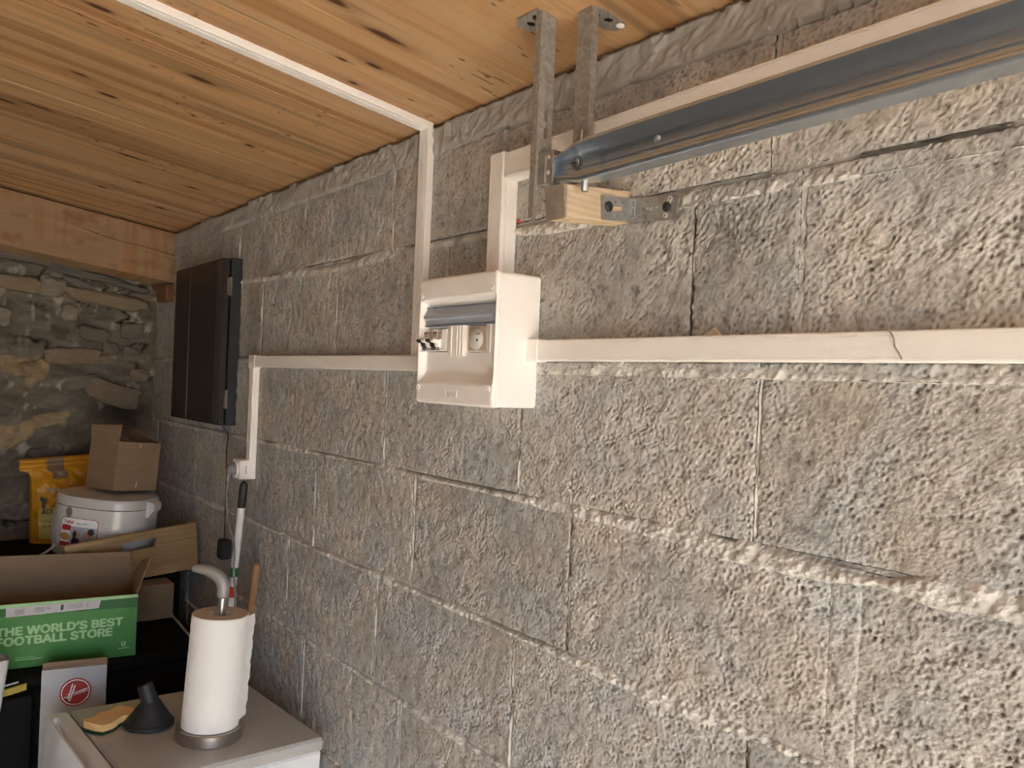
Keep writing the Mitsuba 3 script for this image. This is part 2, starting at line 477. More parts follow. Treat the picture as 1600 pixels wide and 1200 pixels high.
g0 = lambda x: 1 + 0 * x
bump1 = lambda x, a, b, s=.06: 1 / (1 + np.exp(-(x - a) / s)) * 1 / (1 + np.exp((x - b) / s))
JO = [(.255, 3, .006, -.020, lambda x: .75 + 1.9 * bump1(x, -.72, -.24, .04) + 1.0 * bump1(x, -2.02, -1.55) + .8 * bump1(x, -1.1, -.85),
       lambda x, v: bump1(x, -.48, -.315, .006) * np.exp(-((v - .001) / .0028) ** 2)),
      (0., 5, .006, -.022, lambda x: .6 + 1.3 * bump1(x, -1.06, .4, .05), None),
      (-.255, 7, .005, -.010, lambda x: .7 + 1.5 * bump1(x, -.64, -.2, .05) + .3 * bump1(x, -.9, -.6), lambda x, v: bump1(x, -.475, -.452, .004) * np.exp(-((v - .008) / .002) ** 2) + bump1(x, -.655, -.63, .004) * np.exp(-((v - .006) / .003) ** 2)),
      (-.51, 11, .005, -.006, lambda x: .8 + .4 * bump1(x, -.95, -.5), None),
      (-.765, 13, .004, -.006, lambda x: .7 + 0 * x, None), (-1.02, 17, .003, -.005, None, None)]
for zc, seed, amp, bias, gain, crack in JO:
    for (xa, xb, st) in ((XA, -2.4, .007), (-2.4, -1.25, .0045), (-1.25, .2, .003), (.2, XB, .015)):
        m, c = mortar_strip(zc, xa, xb, .032, st, seed, amp, bias, crack, gain)
        part(wall, 'mortar_joint', m, 'mat_block', smooth=True, color=c)
for zc in (-1.275, -1.53):
    part(wall, 'mortar_joint', cbox((XA, .002, zc - .012), (XB, .03, zc + .012), .001), 'mat_plaster')
for k, joints in COURSE.items():
    for j in joints:
        if not (XA + .02 < j < XB - .02) or k < -4: continue
        z0, z1 = k * .255 + .003, (.452 if k == 1 else (k + 1) * .255) - .003
        wd = WIDE[(k, j)] / 2 + .009 if (k, j) in WIDE else .0035 / 2 + .003
        st = .004 if wd < .01 else .0026
        nu, nv = 7 if wd < .01 else 20, int((z1 - z0) / st)
        Ug, Zg = np.meshgrid(np.linspace(-wd, wd, nu), np.linspace(z0, z1, nv), indexing='ij'); u, z = Ug.ravel(), Zg.ravel()
        seedj = abs(int(j * 1000)) % 97 + 10 * k + 60
        f = meshkit.fbm(np.stack([u * 60, u * 0 + seedj, z * 14], 1), 3, seedj)
        h = (-.0068 if j > -1.2 else -.0022) + ((.0105 if j > -1.2 else .005) * np.clip(f - .40, 0, .4) / .4) * np.exp(-(u / wd) ** 4 * 2.5)
        if wd > .01: h = .0006 + .002 * (f - .5) + samp(RELIEF, j + u, z) - .005 * (np.abs(u) / wd) ** 6
        if j == -.598 and k == -1: h = h - .006 * np.exp(-((u - .002) / .0015) ** 2)
        if j == -.719: h = h - .004
        if j == -.545: h = .0006 + samp(RELIEF, j + u, z)
        x = j + u + .0018 * (meshkit.fbm(np.stack([z * 9, z * 0 + seedj, z * 0], 1), 2, 3) - .5)
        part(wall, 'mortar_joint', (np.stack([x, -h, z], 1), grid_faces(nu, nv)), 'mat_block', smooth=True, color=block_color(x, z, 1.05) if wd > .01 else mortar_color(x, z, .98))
# smoothed mortar band under the boards
for xa, xb, st in ((XA, -1.9, .007), (-1.9, .2, .004), (.2, XB, .015)):
    nu, nv = int((xb - xa) / st) + 1, int(.085 / st) + 1
    Xg, Zg = np.meshgrid(np.linspace(xa, xb, nu), np.linspace(.440, .525, nv), indexing='ij'); x, z = Xg.ravel(), Zg.ravel()
    fb = meshkit.fbm(np.stack([x * 6, x * 0 + 2.2, z * 22], 1), 4, 21); ed = meshkit.fbm(np.stack([x * 22, x * 0, x * 0], 1), 4, 33)
    low = .446 + .010 * (ed - .5) + .0012 * np.tanh(samp(n16, x, z))
    h = .004 + .006 * (fb - .5) + .002 * samp(n40, x, z) * .6 + .0009 * samp(n16, x, z)
    h = h + .008 * np.clip((z - .498) / .02, 0, 1) * (meshkit.fbm(np.stack([x * 50, x * 0, z * 50], 1), 2, 8) - .25)
    h = (h + .002) * np.clip((z - low) / .009, 0, 1) ** .6 - .001
    h = np.where(z < low, -.012, h)
    h = np.where(z > .5095 + .008 * (ed - .5), h - .035, h)
    part(wall, 'mortar_band', (np.stack([x, -h, z], 1), grid_faces(nu, nv)), 'mat_block', smooth=True, color=np.clip(np.array([.47, .455, .42])[None] * (1 + .10 * (fb - .5) * 3 + .04 * samp(lowA, x, z))[:, None], .02, .9))
part(wall, 'backing', cbox((XA - .3, .028, -ZS), (1.85, .2, .56), .001), 'mat_plaster')
# screw hole with a steel rim, and the red wall plug
part(wall, 'screw_hole', place(lathe([(.0022, -.004), (.0022, .0), (.0035, .002), (.0055, .002), (.0055, -.004)], 14), (-1.033, -.001, -.021), (1, 0, 0), (0, 0, 1), (0, -1, 0)), 'mat_greyink')
part(wall, 'red_plug', place(lathe([(0, -.004), (0, .002), (.003, .002), (.0035, -.004)], 10), (-1.128, -.002, .262), (1, 0, 0), (0, 0, 1), (0, -1, 0)), 'mat_red')

# ------------------------------------------------------------------ other walls, floor, boards of the roof
SL = .12
flo = struct('floor', 'grey concrete floor', 'floor')
whole(flo, cbox((-3.9, -2.7, -ZS - .15), (1.27, .1, -ZS), .001), 'mat_floor')
wl = struct('wall_left', 'pale rendered wall', 'wall')
whole(wl, cbox((-3.9, -2.65, -ZS), (1.85, -2.45, 1.0), .001), 'mat_plaster')
wf = struct('wall_front', 'wall with the garage doorway', 'wall')
o = sbox(-2.6, -ZS, .12, 1.05).difference(sbox(-2.12, -ZS - .1, -.16, .16))
whole(wf, extr(o, .22, (1.25, 0, 0), (0, 1, 0), (0, 0, 1), (1, 0, 0)), 'mat_plaster')
dv = struct('driveway', 'sunlit pale gravel driveway', 'ground')
whole(dv, cbox((1.27, -25, -ZS - .25), (45, 22, -ZS - .04), .001), 'mat_drive')

ceil = struct('ceiling', 'orange pine boards of the sloping roof', 'ceiling')
edges = [-3.62, -3.33, -3.09, -2.86, -2.62, -2.37, -2.13, -1.915, -1.745, -1.602, -1.345, -1.212, -1.115, -.895, -.67, -.44, -.21, .02, .25, .48, .71, .94, 1.17, 1.40, 1.63, 1.86]
LV = np.array([0, -1, SL]) / math.hypot(1, SL); NV = np.array([0, -SL, -1]) / math.hypot(1, SL)
for i, (a, b) in enumerate(zip(edges[:-1], edges[1:])):
    g = .0016 if a == -1.602 or b == -1.602 else .0005
    sect = Polygon([(a + g, -.0), (a + g + .0012, -.0012 if g > .001 else -.0006), (b - g - .0012, -.0012 if g > .001 else -.0006), (b - g, 0), (b - g, .02), (a + g, .02)])
    d = .0008 * math.sin(i * 2.3)
    m = extr(sect, 3.25, np.array([0, .06, .517 - .06 * SL]) - NV * d, (1, 0, 0), -NV, LV)
    along = (m.vertices - np.array([0, .06, .51])) @ LV
    uv = np.stack([along + i * 5.37, m.vertices[:, 0] + 3 * i], 1)
    part(ceil, 'plank', m, 'mat_plank', uv=uv)

beam = thing('roof_beam', 'rough sawn orange rafter under the boards along the top of the stone wall', 'beam')
bm = extr(rrect(0, 0, .19, .20, .004, 2), 3.0, np.array([-3.30, .0, .306]), (-1, 0, 0), -NV, LV)
whole(beam, bm, 'mat_beam')
wedge = thing('timber_peg', 'small brown timber end in the block wall below the beam', 'timber')
whole(wedge, cbox((-3.425, -.03, .232), (-3.29, .02, .300), .004), mat('mat_brownwood', (.19, .095, .05), .8))
wedge2 = thing('timber_peg', 'dark triangular timber offcut wedged under the beam end above the stones', 'timber')
whole(wedge2, hull([(-3.50, -.05, .335), (-3.50, -.01, .33), (-3.50, -.02, .285), (-3.42, -.05, .335), (-3.42, -.01, .33), (-3.42, -.02, .285)]), 'mat_brownwood')

# ------------------------------------------------------------------ the stone wall
wb = struct('wall_back', 'old rubble stone wall smeared with grey mortar', 'wall')
YB = -3.05


def stonewall(y0, y1, z0, z1, step):
    nu, nv = int((y1 - y0) / step) + 1, int((z1 - z0) / step) + 1
    Yg, Zg = np.meshgrid(np.linspace(y0, y1, nu), np.linspace(z0, z1, nv), indexing='ij'); y, z = Yg.ravel(), Zg.ravel()
    Q = lambda fy, fz, sd, oc=4: meshkit.fbm(np.stack([y * fy, y * 0 + sd, z * fz], 1), oc, sd)
    wy, wz = .05 * (Q(7, 7, 41) - .5), .05 * (Q(7, 7, 42) - .5)
    R = lambda fy, fz, sd, oc=3: meshkit.fbm(np.stack([(y + wy) * fy, y * 0 + sd, (z + wz) * fz], 1), oc, sd)
    big, med, fin = R(5, 9, 11), R(14, 22, 12), Q(45, 50, 13, 3)
    ridge = np.abs(R(6, 12, 15) - .5)
    crack = np.exp(-(ridge / .012) ** 2) * np.clip((R(4, 4, 16) - .47) * 8, 0, 1)
    h = .050 * (big - .5) + .040 * (med - .5) + .016 * (fin - .5) - .025 * crack
    h += .02 * np.clip((z - .20) / .12, 0, 1) * (R(3, 26, 19) - .45)
    col = np.array([.175, .158, .128])[None] * (.72 + .9 * (med - .25))[:, None]
    wh = np.clip((Q(30, 16, 17) - .60) * 7, 0, 1) * np.clip((Q(4, 4, 18) - .36) * 5, 0, 1)
    stk = np.clip((Q(75, 6, 23, 2) - .64) * 8, 0, 1) * np.exp(-(((y + .49) / .07) ** 2 + ((z - .15) / .09) ** 2))
    wh = np.clip(wh + stk, 0, 1)
    col = col * (1 - wh[:, None]) + wh[:, None] * np.array([.42, .39, .34])
    tan = np.clip((R(3.2, 6.5, 25) - .56) * 9, 0, 1) * .5
    # ochre remains of an old coat of render
    e = .05 * (Q(24, 24, 27) - .5)
    def blob(cy, cz, ry, rz, sl=0.): return np.clip((1.08 - np.hypot((y - cy) / ry, (z - cz - sl * (y - cy)) / rz) - e * 9) * 9, 0, 1)
    och = np.maximum.reduce([blob(-.52, -.050, .115, .034, -.14), blob(-.425, -.060, .035, .045), blob(-.55, -.335, .11, .045, .3), blob(-.40, -.265, .085, .026, .22), blob(-.85, -.2, .16, .04), blob(-.455, -.115, .02, .02)])
    och = och * np.clip(.35 + 1.4 * (fin - .15), 0, 1)
    col = col * (1 - .55 * tan[:, None]) + .55 * tan[:, None] * np.array([.30, .215, .135])
    col = col * (1 - och[:, None]) + och[:, None] * np.array([.37, .28, .165])
    h = h + .004 * och
    col = col * (1 - .75 * crack)[:, None]
    dark_blots = np.exp(-(((y + .13) / .10) ** 2 + ((z + .23) / .07) ** 2)) + .8 * np.exp(-(((y + .2) / .3) ** 2 + ((z + .42) / .05) ** 2))  # two soft blots where the wall colour is darker
    col = col * (1 - .6 * np.clip(dark_blots, 0, 1))[:, None]
    near = 1 - np.clip((-y - .0) / .05, 0, 1)
    V = np.stack([-3.52 + h * (1 - .5 * near), y, z], 1)
    return (V, grid_faces(nu, nv)), np.clip(col * .95, .01, .8)


for (ya, yb, st) in ((-.80, .03, .0055), (YB, -.80, .02)):
    m, c = stonewall(ya, yb, -ZS, .44 if ya > -1 else .70, st)
    part(wb, 'mortar', m, 'mat_stone', smooth=True, color=c)
part(wb, 'backing', cbox((-3.9, -3.1, -ZS), (-3.60, .1, .9), .001), 'mat_plaster')


def rubble(cy, cz, wy, wz, dep, seed, rot=0., flatp=4.0):
    m = trimesh.creation.icosphere(3); v = m.vertices.copy()
    v = np.sign(v) * np.abs(v) ** (.55); v /= np.maximum(np.abs(v).max(), 1e-9)
    f = meshkit.fbm(v * 1.3 + seed * 7.7, 3, seed); f2 = meshkit.fbm(v * 4 + seed, 3, seed + 5)
    v = v * (.62 + .6 * f + .30 * f2)[:, None]
    yy, zz = v[:, 1] * wy / 2, v[:, 2] * wz / 2
    c, s_ = math.cos(rot), math.sin(rot)
    return trimesh.Trimesh(np.stack([-3.520 + v[:, 0] * dep * .55, cy + c * yy - s_ * zz, cz + s_ * yy + c * zz], 1), m.faces, process=False)


def stone_color(m, c, seed):
    v = m.vertices
    f = meshkit.fbm(v * 22, 4, seed); g = meshkit.fbm(v * 60, 3, seed + 3)
    k = np.clip((f - .5) * 5, 0, 1)[:, None]
    return np.clip(np.asarray(c)[None] * (.75 + .5 * g)[:, None] * (1 - .45 * k) + .45 * k * np.array([.30, .27, .22]), .01, .8) * .75


TAN, PINK, GREY, PALE, SLATE = (.33, .26, .17), (.29, .23, .17), (.20, .18, .15), (.33, .30, .245), (.185, .18, .16)
ST = [(-.195, .232, .29, .058, .045, TAN, .13), (-.52, .262, .20, .055, .045, TAN, .05), (-.31, -.008, .19, .060, .035, PINK, -.03), (-.155, -.155, .20, .085, .03, PINK, .28),
      (-.565, .135, .075, .070, .035, PALE, 0), (-.395, .262, .085, .075, .04, PALE, .3), (-.47, .355, .30, .022, .06, GREY, .10), (-.26, .318, .26, .026, .055, SLATE, .10),
      (-.12, .292, .16, .024, .05, SLATE, .16), (-.35, .343, .16, .022, .05, GREY, .05), (-.30, .285, .12, .03, .03, SLATE, .3), (-.235, .085, .10, .055, .028, GREY, .2), (-.095, .11, .085, .06, .025, GREY, 0),
      (-.33, .165, .06, .06, .03, PALE, .1), (-.10, .012, .07, .055, .028, GREY, .4), (-.175, .03, .06, .05, .025, GREY, .1), (-.275, -.11, .13, .05, .02, GREY, -.2),
      (-.40, -.395, .11, .045, .03, GREY, .0), (-.06, .215, .06, .04, .02, GREY, 0), (-.06, -.075, .07, .05, .02, PINK, .1), (-.42, -.19, .10, .04, .015, GREY, .3)]
rs = random.Random(5)
for _ in range(46):
    ST.append((-.66 - rs.random() * 2.2, -ZS + .2 + rs.random() * 2.2, .16 + .2 * rs.random(), .06 + .08 * rs.random(), .045, rs.choice([TAN, PINK, GREY, GREY]), rs.uniform(-.2, .2)))
for _ in range(14):
    ST.append((-.05 - rs.random() * .6, -ZS + .1 + rs.random() * .8, .14 + .14 * rs.random(), .06 + .05 * rs.random(), .035, GREY, rs.uniform(-.2, .2)))
for i, (cy, cz, wy, wz, dep, c, rot) in enumerate(ST):
    m = rubble(cy, cz, wy, wz, dep, i + 1, -rot)
    part(wb, 'stone', m, 'mat_stone', smooth=True, color=stone_color(m, c, i))

# ------------------------------------------------------------------ white trunking


def trunk_profile(w, d, lid=True, r=.003):
    """Section in (across, out of the wall): a channel with a lid whose edges show as fine grooves."""
    p = rrect(-w / 2, -.001, w / 2, d, r, 3)
    if lid:
        for sx in (-1, 1):
            p = p.difference(sbox(sx * (w / 2 - .0055) - .0006, d - .0012, sx * (w / 2 - .0055) + .0006, d + .01))
            p = p.difference(sbox(sx * w / 2 - .0012, d * .72 - .0006, sx * w / 2 + .0012, d * .72 + .0006))
    return p


def moulding_profile(w, d):
    p = rrect(-w / 2, -.001, w / 2, d, .002, 3)
    for g in (.12, .26):
        p = p.difference(sbox(w * g - .0011, d - .0018, w * g + .0011, d + .01))
    return p


UP, OUT, RT = (0, 0, 1), (0, -1, 0), (1, 0, 0)
t = thing('cable_trunking', 'thin ridged white trunking running across the pine boards', 'trunking')
whole(t, extr(moulding_profile(.034, .015), 1.3, np.array([-1.447, -.004, .5175]) + NV * .0, (1, 0, 0), NV, LV), 'mat_white')
t = thing('cable_trunking', 'thin ridged white trunking dropping from the ceiling boards to the breaker box', 'trunking')
whole(t, extr(moulding_profile(.036, .017), .498, (-1.447, -.001, .007), (1, 0, 0), OUT, UP), 'mat_white')
t = thing('cable_trunking', 'wide upright white trunking rising from the top of the breaker box', 'trunking')
part(t, 'channel', extr(trunk_profile(.042, .038), .238, (-1.156, -.001, .149), (1, 0, 0), OUT, UP), 'mat_white')
part(t, 'end_cap', extr(rrect(-.0195, .001, .0195, .036, .002, 3), .002, (-1.156, -.001, .3865), (1, 0, 0), OUT, UP), 'mat_white')
t = thing('cable_trunking', 'long white trunking along the wall behind the steel rail', 'trunking')
whole(t, extr(trunk_profile(.048, .036), 2.36, (-1.134, -.001, .361), np.array([-.018, 0, 1]), OUT, np.array([1, 0, .018])), 'mat_white')
t = thing('cable_trunking', 'long white trunking running right from the breaker box at eye level', 'trunking')
part(t, 'channel', extr(trunk_profile(.037, .024), 2.26, (-1.035, -.002, .0145), (0, 0, 1), OUT, (1, 0, 0)), 'mat_white')
part(t, 'end_sleeve', extr(rrect(-.0205, 0, .0205, .0262, .003, 3), .032, (-1.064, -.002, .0145), (0, 0, 1), OUT, (1, 0, 0)), 'mat_white')
th = spline([(-.415, -.0275, .034), (-.409, -.0285, .025), (-.407, -.028, .014), (-.402, -.0275, .006), (-.399, -.027, -.001)], 6)
part(t, 'dark_thread', tube(th, .0009, 5), 'mat_thread', label='dark dusty thread stuck across it')
t = thing('cable_trunking', 'white trunking running left from the breaker box', 'trunking')
xs = np.linspace(-2.392, -1.300, 24)
prof = trunk_profile(.035, .021)
whole(t, extr(prof, 1.085, (-2.388, -.002, -.0095), (0, 0, 1), OUT, (1, 0, 0)), 'mat_white')
tc = part(t, 'corner_cover', extr(rrect(-2.395, -.031, -2.350, .0105, .003, 3), .0235, (0, -.001, 0), (1, 0, 0), UP, OUT), 'mat_white')
t = thing('cable_trunking', 'short upright white trunking dropping to the plug socket beside the black cabinet', 'trunking')
whole(t, extr(trunk_profile(.032, .021), .288, (-2.375, -.002, -.317), (1, 0, 0), OUT, UP), 'mat_white')
t = thing('foam_scrap', 'pale triangular scrap of foam above the trunking right of the breaker box', 'foam')
whole(t, hull([(-.690, -.005, .030), (-.655, -.005, .030), (-.671, -.006, .046), (-.690, -.016, .031), (-.655, -.016, .031), (-.671, -.012, .044)]), mat('mat_foam', (.55, .45, .32), .9))

# ------------------------------------------------------------------ breaker box
bb = thing('breaker_box', 'white consumer unit on the block wall with switches and a round socket', 'breaker box')
bx0, bx1, bz0, bz1, YF = -1.307, -1.0595, -.0905, .152, -.102
part(bb, 'casing', extr(rrect(bx0 + .0006, bz0 + .0006, bx1 + .0002, bz1 - .0006, .0078, 6).difference(sbox(bx0 + .0035, bz0 + .006, bx1 - .002, bz1 - .006)), .0925, (0, 0, 0), (1, 0, 0), UP, OUT), 'mat_white', smooth=30)
nu, nv = 166, 164
Xg, Zg = np.meshgrid(np.linspace(bx0, bx1, nu), np.linspace(bz0, bz1, nv), indexing='ij'); x, z = Xg.ravel(), Zg.ravel()
ss = lambda a, b, q: (lambda t: t * t * (3 - 2 * t))(np.clip((q - a) / (b - a), 0, 1))
rc = .008
qx, qz = np.abs(x - (bx0 + bx1) / 2) - ((bx1 - bx0) / 2 - rc), np.abs(z - (bz0 + bz1) / 2) - ((bz1 - bz0) / 2 - rc)
dd = np.hypot(np.maximum(qx, 0), np.maximum(qz, 0)) - rc + np.minimum(np.maximum(qx, qz), 0)   # signed distance to the rounded outline
over = dd > 0
cxn, czn = np.sign(x - (bx0 + bx1) / 2) * np.maximum(qx, 0), np.sign(z - (bz0 + bz1) / 2) * np.maximum(qz, 0)
ln = np.maximum(np.hypot(cxn, czn), 1e-9)
x = np.where(over, x - cxn / ln * dd, x); z = np.where(over, z - czn / ln * dd, z); dd = np.minimum(dd, 0)
mask = ss(bx0 + .004, bx0 + .014, x) * (1 - ss(bx1 - .006, bx1 - .0025, x)) * ss(-.054, -.026, z) * (1 - ss(.100, .113, z))
win1 = (x > -1.3035) & (x < -1.2215) & (z > .010) & (z < .055)
win2 = (x > -1.1560) & (x < -1.1015) & (z > .009) & (z < .057)
y = YF + .0165 * mask + .006 * np.exp(dd / .0016) + np.where(win1 | win2, .010, 0)
f = grid_faces(nu, nv)
yy = np.append(y, 0)
V, F2, idx = skirt(np.stack([x, y, z], 1), nu, nv, 1, -.090)
part(bb, 'cover', (V, np.vstack([f, F2])), 'mat_white', smooth=35)
YR = YF + .0165
# tinted hinged flap, raised over the switches
fl = Polygon([(0, 0), (.006, .001), (.0075, .010), (.0115, .0135), (.0115, .019), (.0085, .0225), (.0045, .030), (.004, .036), (.0, .036)])
fp = part(bb, 'flap', extr(fl, .2285, (-1.2945, YR, .061), OUT, UP, (1, 0, 0)), 'mat_flap', label='blue grey translucent hinged flap')
part(bb, 'flap__lip', cbox((-1.2945, YR - .0085, .0585), (-1.0660, YR + .001, .0618), .001), 'mat_flap_dark')
part(bb, 'flap__lip', cbox((-1.2945, YR - .0052, .0945), (-1.0660, YR + .001, .0972), .001), 'mat_flap_dark')
part(bb, 'flap__lip', cbox((-1.2945, YR - .0110, .0790), (-1.0660, YR - .0030, .0812), .0008), 'mat_flap_dark')
# two double breakers
for i in range(4):
    xa = -1.3025 + i * .0158; xb = xa + .0150
    br = part(bb, 'breaker', cbox((xa, YR - .004, .011), (xb, YR + .012, .054), .001), 'mat_white_dark' if i % 2 else 'mat_white')
    part(br, 'lower_step', cbox((xa + .0008, YR - .0075, .0115), (xb - .0008, YR, .0175), .001), 'mat_grey')
    if i % 2 == 0:
        part(br, 'marking', cbox((xa + .0008, YR - .0083, .0125), (xb - .0008, YR - .007, .0142), .0003), 'mat_ink')
        part(br, 'marking', cbox((xa + .0008, YR - .0083, .0155), (xb - .0008, YR - .007, .0166), .0003), 'mat_ink')
    part(br, 'label_strip', cbox((xa + .0012, YR - .0048, .0440), (xb - .0012, YR - .003, .0490), .0003), 'mat_label_red' if i % 2 == 0 else 'mat_grey')
    part(br, 'label_strip', cbox((xa + .0012, YR - .0048, .0405), (xb - .003, YR - .003, .0420), .0003), 'mat_label_red' if i % 2 == 0 else 'mat_grey')
    lev = place(trimesh.creation.cylinder(.0085, .0118, sections=24), ((xa + xb) / 2, YR - .0035, .0255), (0, 1, 0), (0, 0, 1), (1, 0, 0))
    lm = 'mat_black' if i % 2 == 0 else 'mat_white'
    lk = part(br, 'toggle', trimesh.util.concatenate([lev, hull([((xa + xb) / 2 + sx * .0052, YR + yy_, zz_) for sx in (-1, 1) for yy_, zz_ in ((-.009, .0255), (-.007, .033), (-.022, .0335), (-.0235, .0300), (-.020, .0275))])]), lm, smooth=30)
part(bb, 'breaker_filler', cbox((-1.2395, YR - .0045, .011), (-1.2240, YR + .012, .054), .001), 'mat_white')


def ribbed(x0, x1, z0, z1, ribs, dep=.006):
    w = x1 - x0
    pts = [(x0, 0), (x0, -dep * .7)]
    for r_ in ribs:
        xr = x0 + w * r_
        pts += [(xr - .0013, -dep), (xr - .0011, -dep - .0016), (xr + .0011, -dep - .0016), (xr + .0013, -dep)]
    pts += [(x1 - .0005, -dep - .001), (x1, 0)]
    return extr(Polygon(pts), z1 - z0, (0, YR, z0), RT, (0, 1, 0), UP)


part(bb, 'blanking_plate', ribbed(-1.2205, -1.1640, .0015, .0595, (.28, .60, .76, .93)), 'mat_white')
part(bb, 'blanking_plate', ribbed(-1.1005, -1.0640, .0065, .0585, (.42,)), 'mat_white')
so = part(bb, 'socket', cbox((-1.1555, YR - .002, .0095), (-1.1020, YR + .012, .0565), .001), 'mat_white', label='round white modular socket')
part(so, 'rim', extr(rrect(-1.1545, .011, -1.103, .0555, .003).difference(affinity.scale(Point(-1.1300, .0325).buffer(1), .0205, .0205)), .0016, (0, YR - .002, 0), RT, UP, OUT), mat('mat_tan', (.52, .40, .30), .5))
dome = lathe([(0, .0085), (.006, .0083), (.012, .0072), (.0165, .005), (.0193, .0022), (.0203, 0)], 40)
sd = part(so, 'dome', place(dome, (-1.1300, YR - .0035, .0325), RT, UP, OUT), 'mat_fryer', smooth=40)
part(so, 'key_slot', extr(rrect(-1.1225, .0395, -1.1115, .0425, .0012).difference(rrect(-1.1218, .0402, -1.1122, .0418, .0006)), .0028, (0, YR - .0085, 0), RT, UP, OUT), 'mat_greyink')
part(so, 'hole', place(trimesh.creation.cylinder(.0022, .004, sections=16), (-1.1185, YR - .0090, .0300), RT, UP, OUT), 'mat_ink')
for (sx, sz) in ((-1.2965, -.060), (-1.0720, -.057), (-1.2945, .119), (-1.0720, .122)):
    sc = part(bb, 'cover_screw', place(lathe([(0, .0015), (.0032, .0013), (.0036, 0), (.0048, 0), (.0052, .0012), (.0058, .0008), (.006, 0)], 24), (sx, YF, sz), RT, UP, OUT), 'mat_white', smooth=30)
    part(sc, 'slot', cbox((sx - .0022, YF - .0021, sz - .0005), (sx + .0022, YF - .0010, sz + .0005), .0002), 'mat_greyink')
pl = part(bb, 'name_plate', extr(rrect(-1.202, -.0755, -1.165, -.0640, .0015).difference(rrect(-1.2008, -.0745, -1.1662, -.0650, .001)), .0018, (0, YF + .0004, 0), RT, UP, OUT), 'mat_white')
part(pl, 'lettering', place(meshkit.text_mesh('legrand', .0062, .0012, True), (-1.1995, YF + .0002, -.0722), RT, UP, OUT), 'mat_white_dark')

# ------------------------------------------------------------------ steel rail, straps, timber block
ra = thing('garage_door_rail', 'galvanised steel C-shaped door rail along the top of the block wall', 'rail')
sec = [(-.152, .0085), (-.1545, .0075), (-.155, .0035), (-.1525, 0.), (-.146, -.0005), (-.125, .0005), (-.1195, .004), (-.1185, .010), (-.1185, .0275), (-.1175, .0295), (-.1185, .0315), (-.1185, .043),
       (-.1215, .0495), (-.128, .0545), (-.138, .0580), (-.149, .0595), (-.1565, .0575), (-.158, .053)]
sec = spline([(a, b) for a, b in sec], 3)
from shapely.geometry import LineString
prof = LineString(sec[:, :2]).buffer(.0008, cap_style='flat', join_style='round', quad_segs=2)
RD = np.array([1, 0, .016]); RD /= np.linalg.norm(RD); RU = np.array([-.016, 0, 1.]); RU /= np.linalg.norm(RU)
RO = np.array([-.800, 0, .2535])
part(ra, 'channel', extr(prof, 2.03, RO, (0, 1, 0), RU, RD), 'mat_rail', smooth=35)
# pressed end: the channel narrows into a flat tongue
n_ = 14; S = np.array(sec[:, :2]); V = []; L_ = .095
for i in range(n_ + 1):
    t_ = i / n_; e_ = t_ * t_ * (3 - 2 * t_)
    q = S.copy(); zc_ = .031
    q[:, 1] = zc_ + (q[:, 1] - zc_) * (1 - .50 * e_)
    q[:, 0] = -.1185 + (q[:, 0] + .1185) * (1 - .62 * e_) - .016 * e_
    for (a, b) in q: V.append(RO + np.array([0, a, 0]) + b * RU - RD * L_ * t_)
F = grid_faces(n_ + 1, len(S))
part(ra, 'pressed_end', trimesh.Trimesh(np.array(V), F, process=False), 'mat_rail', smooth=True)
part(ra, 'end_tongue', extr(rrect(-.016, -.021, .016, .021, .003), .002, (-.892, -.136, .285), (0, -1, 0), UP, (1, 0, 0)), 'mat_galv')
tg = [(-.903, -.1475, .268), (-.903, -.125, .268)]
part(ra, 'clip', trimesh.util.concatenate([cbox((-.906, -.150, .262), (-.874, -.1485, .312), .0005), cbox((-.906, -.150, .3105), (-.874, -.128, .312), .0005), cbox((-.906, -.150, .262), (-.874, -.128, .2635), .0005)]), 'mat_galv')


def screwhead(r, h=.0025):
    m = lathe([(0, h), (r * .55, h), (r, h * .45), (r * 1.02, 0)], 20)
    return m


sk = part(ra, 'screw', place(screwhead(.0052), (-.697, -.1190, .2975), RT, UP, OUT), 'mat_bright_screw', smooth=30)
part(sk, 'recess', place(trimesh.creation.cylinder(.0018, .003, sections=8), (-.697, -.1215, .2975), RT, UP, OUT), 'mat_greyink')
bk = part(ra, 'bolt', place(screwhead(.0085, .003), (-.846, -.1300, .289), RT, UP, OUT), 'mat_brushed', smooth=30)
part(bk, 'slot', cbox((-.852, -.1338, .2883), (-.840, -.1325, .2897), .0003), 'mat_hole')
for px_, pz_ in ((-.884, .302), (-.884, .279)):
    part(ra, 'rivet', place(screwhead(.0035, .0015), (px_, -.1500, pz_), RT, UP, OUT), 'mat_bright_screw', smooth=30)
part(ra, 'nut', place(trimesh.creation.cylinder(.0055, .012, sections=6), (-.826, -.128, .250), RT, (0, 1, 0), UP), 'mat_galv')


def slot_poly(w, h, slots):
    p = rrect(-w / 2, 0, w / 2, h, .002, 2)
    for (u_, v_, a_, b_) in slots:
        p = p.difference(sbox(u_ - .0001, v_ - b_, u_ + .0001, v_ + b_).buffer(a_, quad_segs=4))
    return p


def strap(name, label, O, U, N, zb, zt, flange_side, foot_dir, foot_len, ftilt, slots, fl_bottom):
    """A perforated steel strap: web, folded edge and a foot plate screwed to the ceiling boards."""
    k = thing(name, label, 'bracket')
    U, N = np.asarray(U, float), np.asarray(N, float)
    part(k, 'web', extr(slot_poly(.031, zt - zb, slots), .0024, np.array(O) + [0, 0, zb], U, UP, N), 'mat_bracket')
    fe = np.array(O) + U * (.0155 * flange_side)
    e = np.cross(U, [0, 0, 1]); d_ = -N
    part(k, 'folded_edge', extr(rrect(0, 0, .011, zt - fl_bottom, .0008, 1), .0024, fe + [0, 0, fl_bottom] - U * (.0012 * flange_side + .0012), d_, UP, U), 'mat_bracket')
    return k


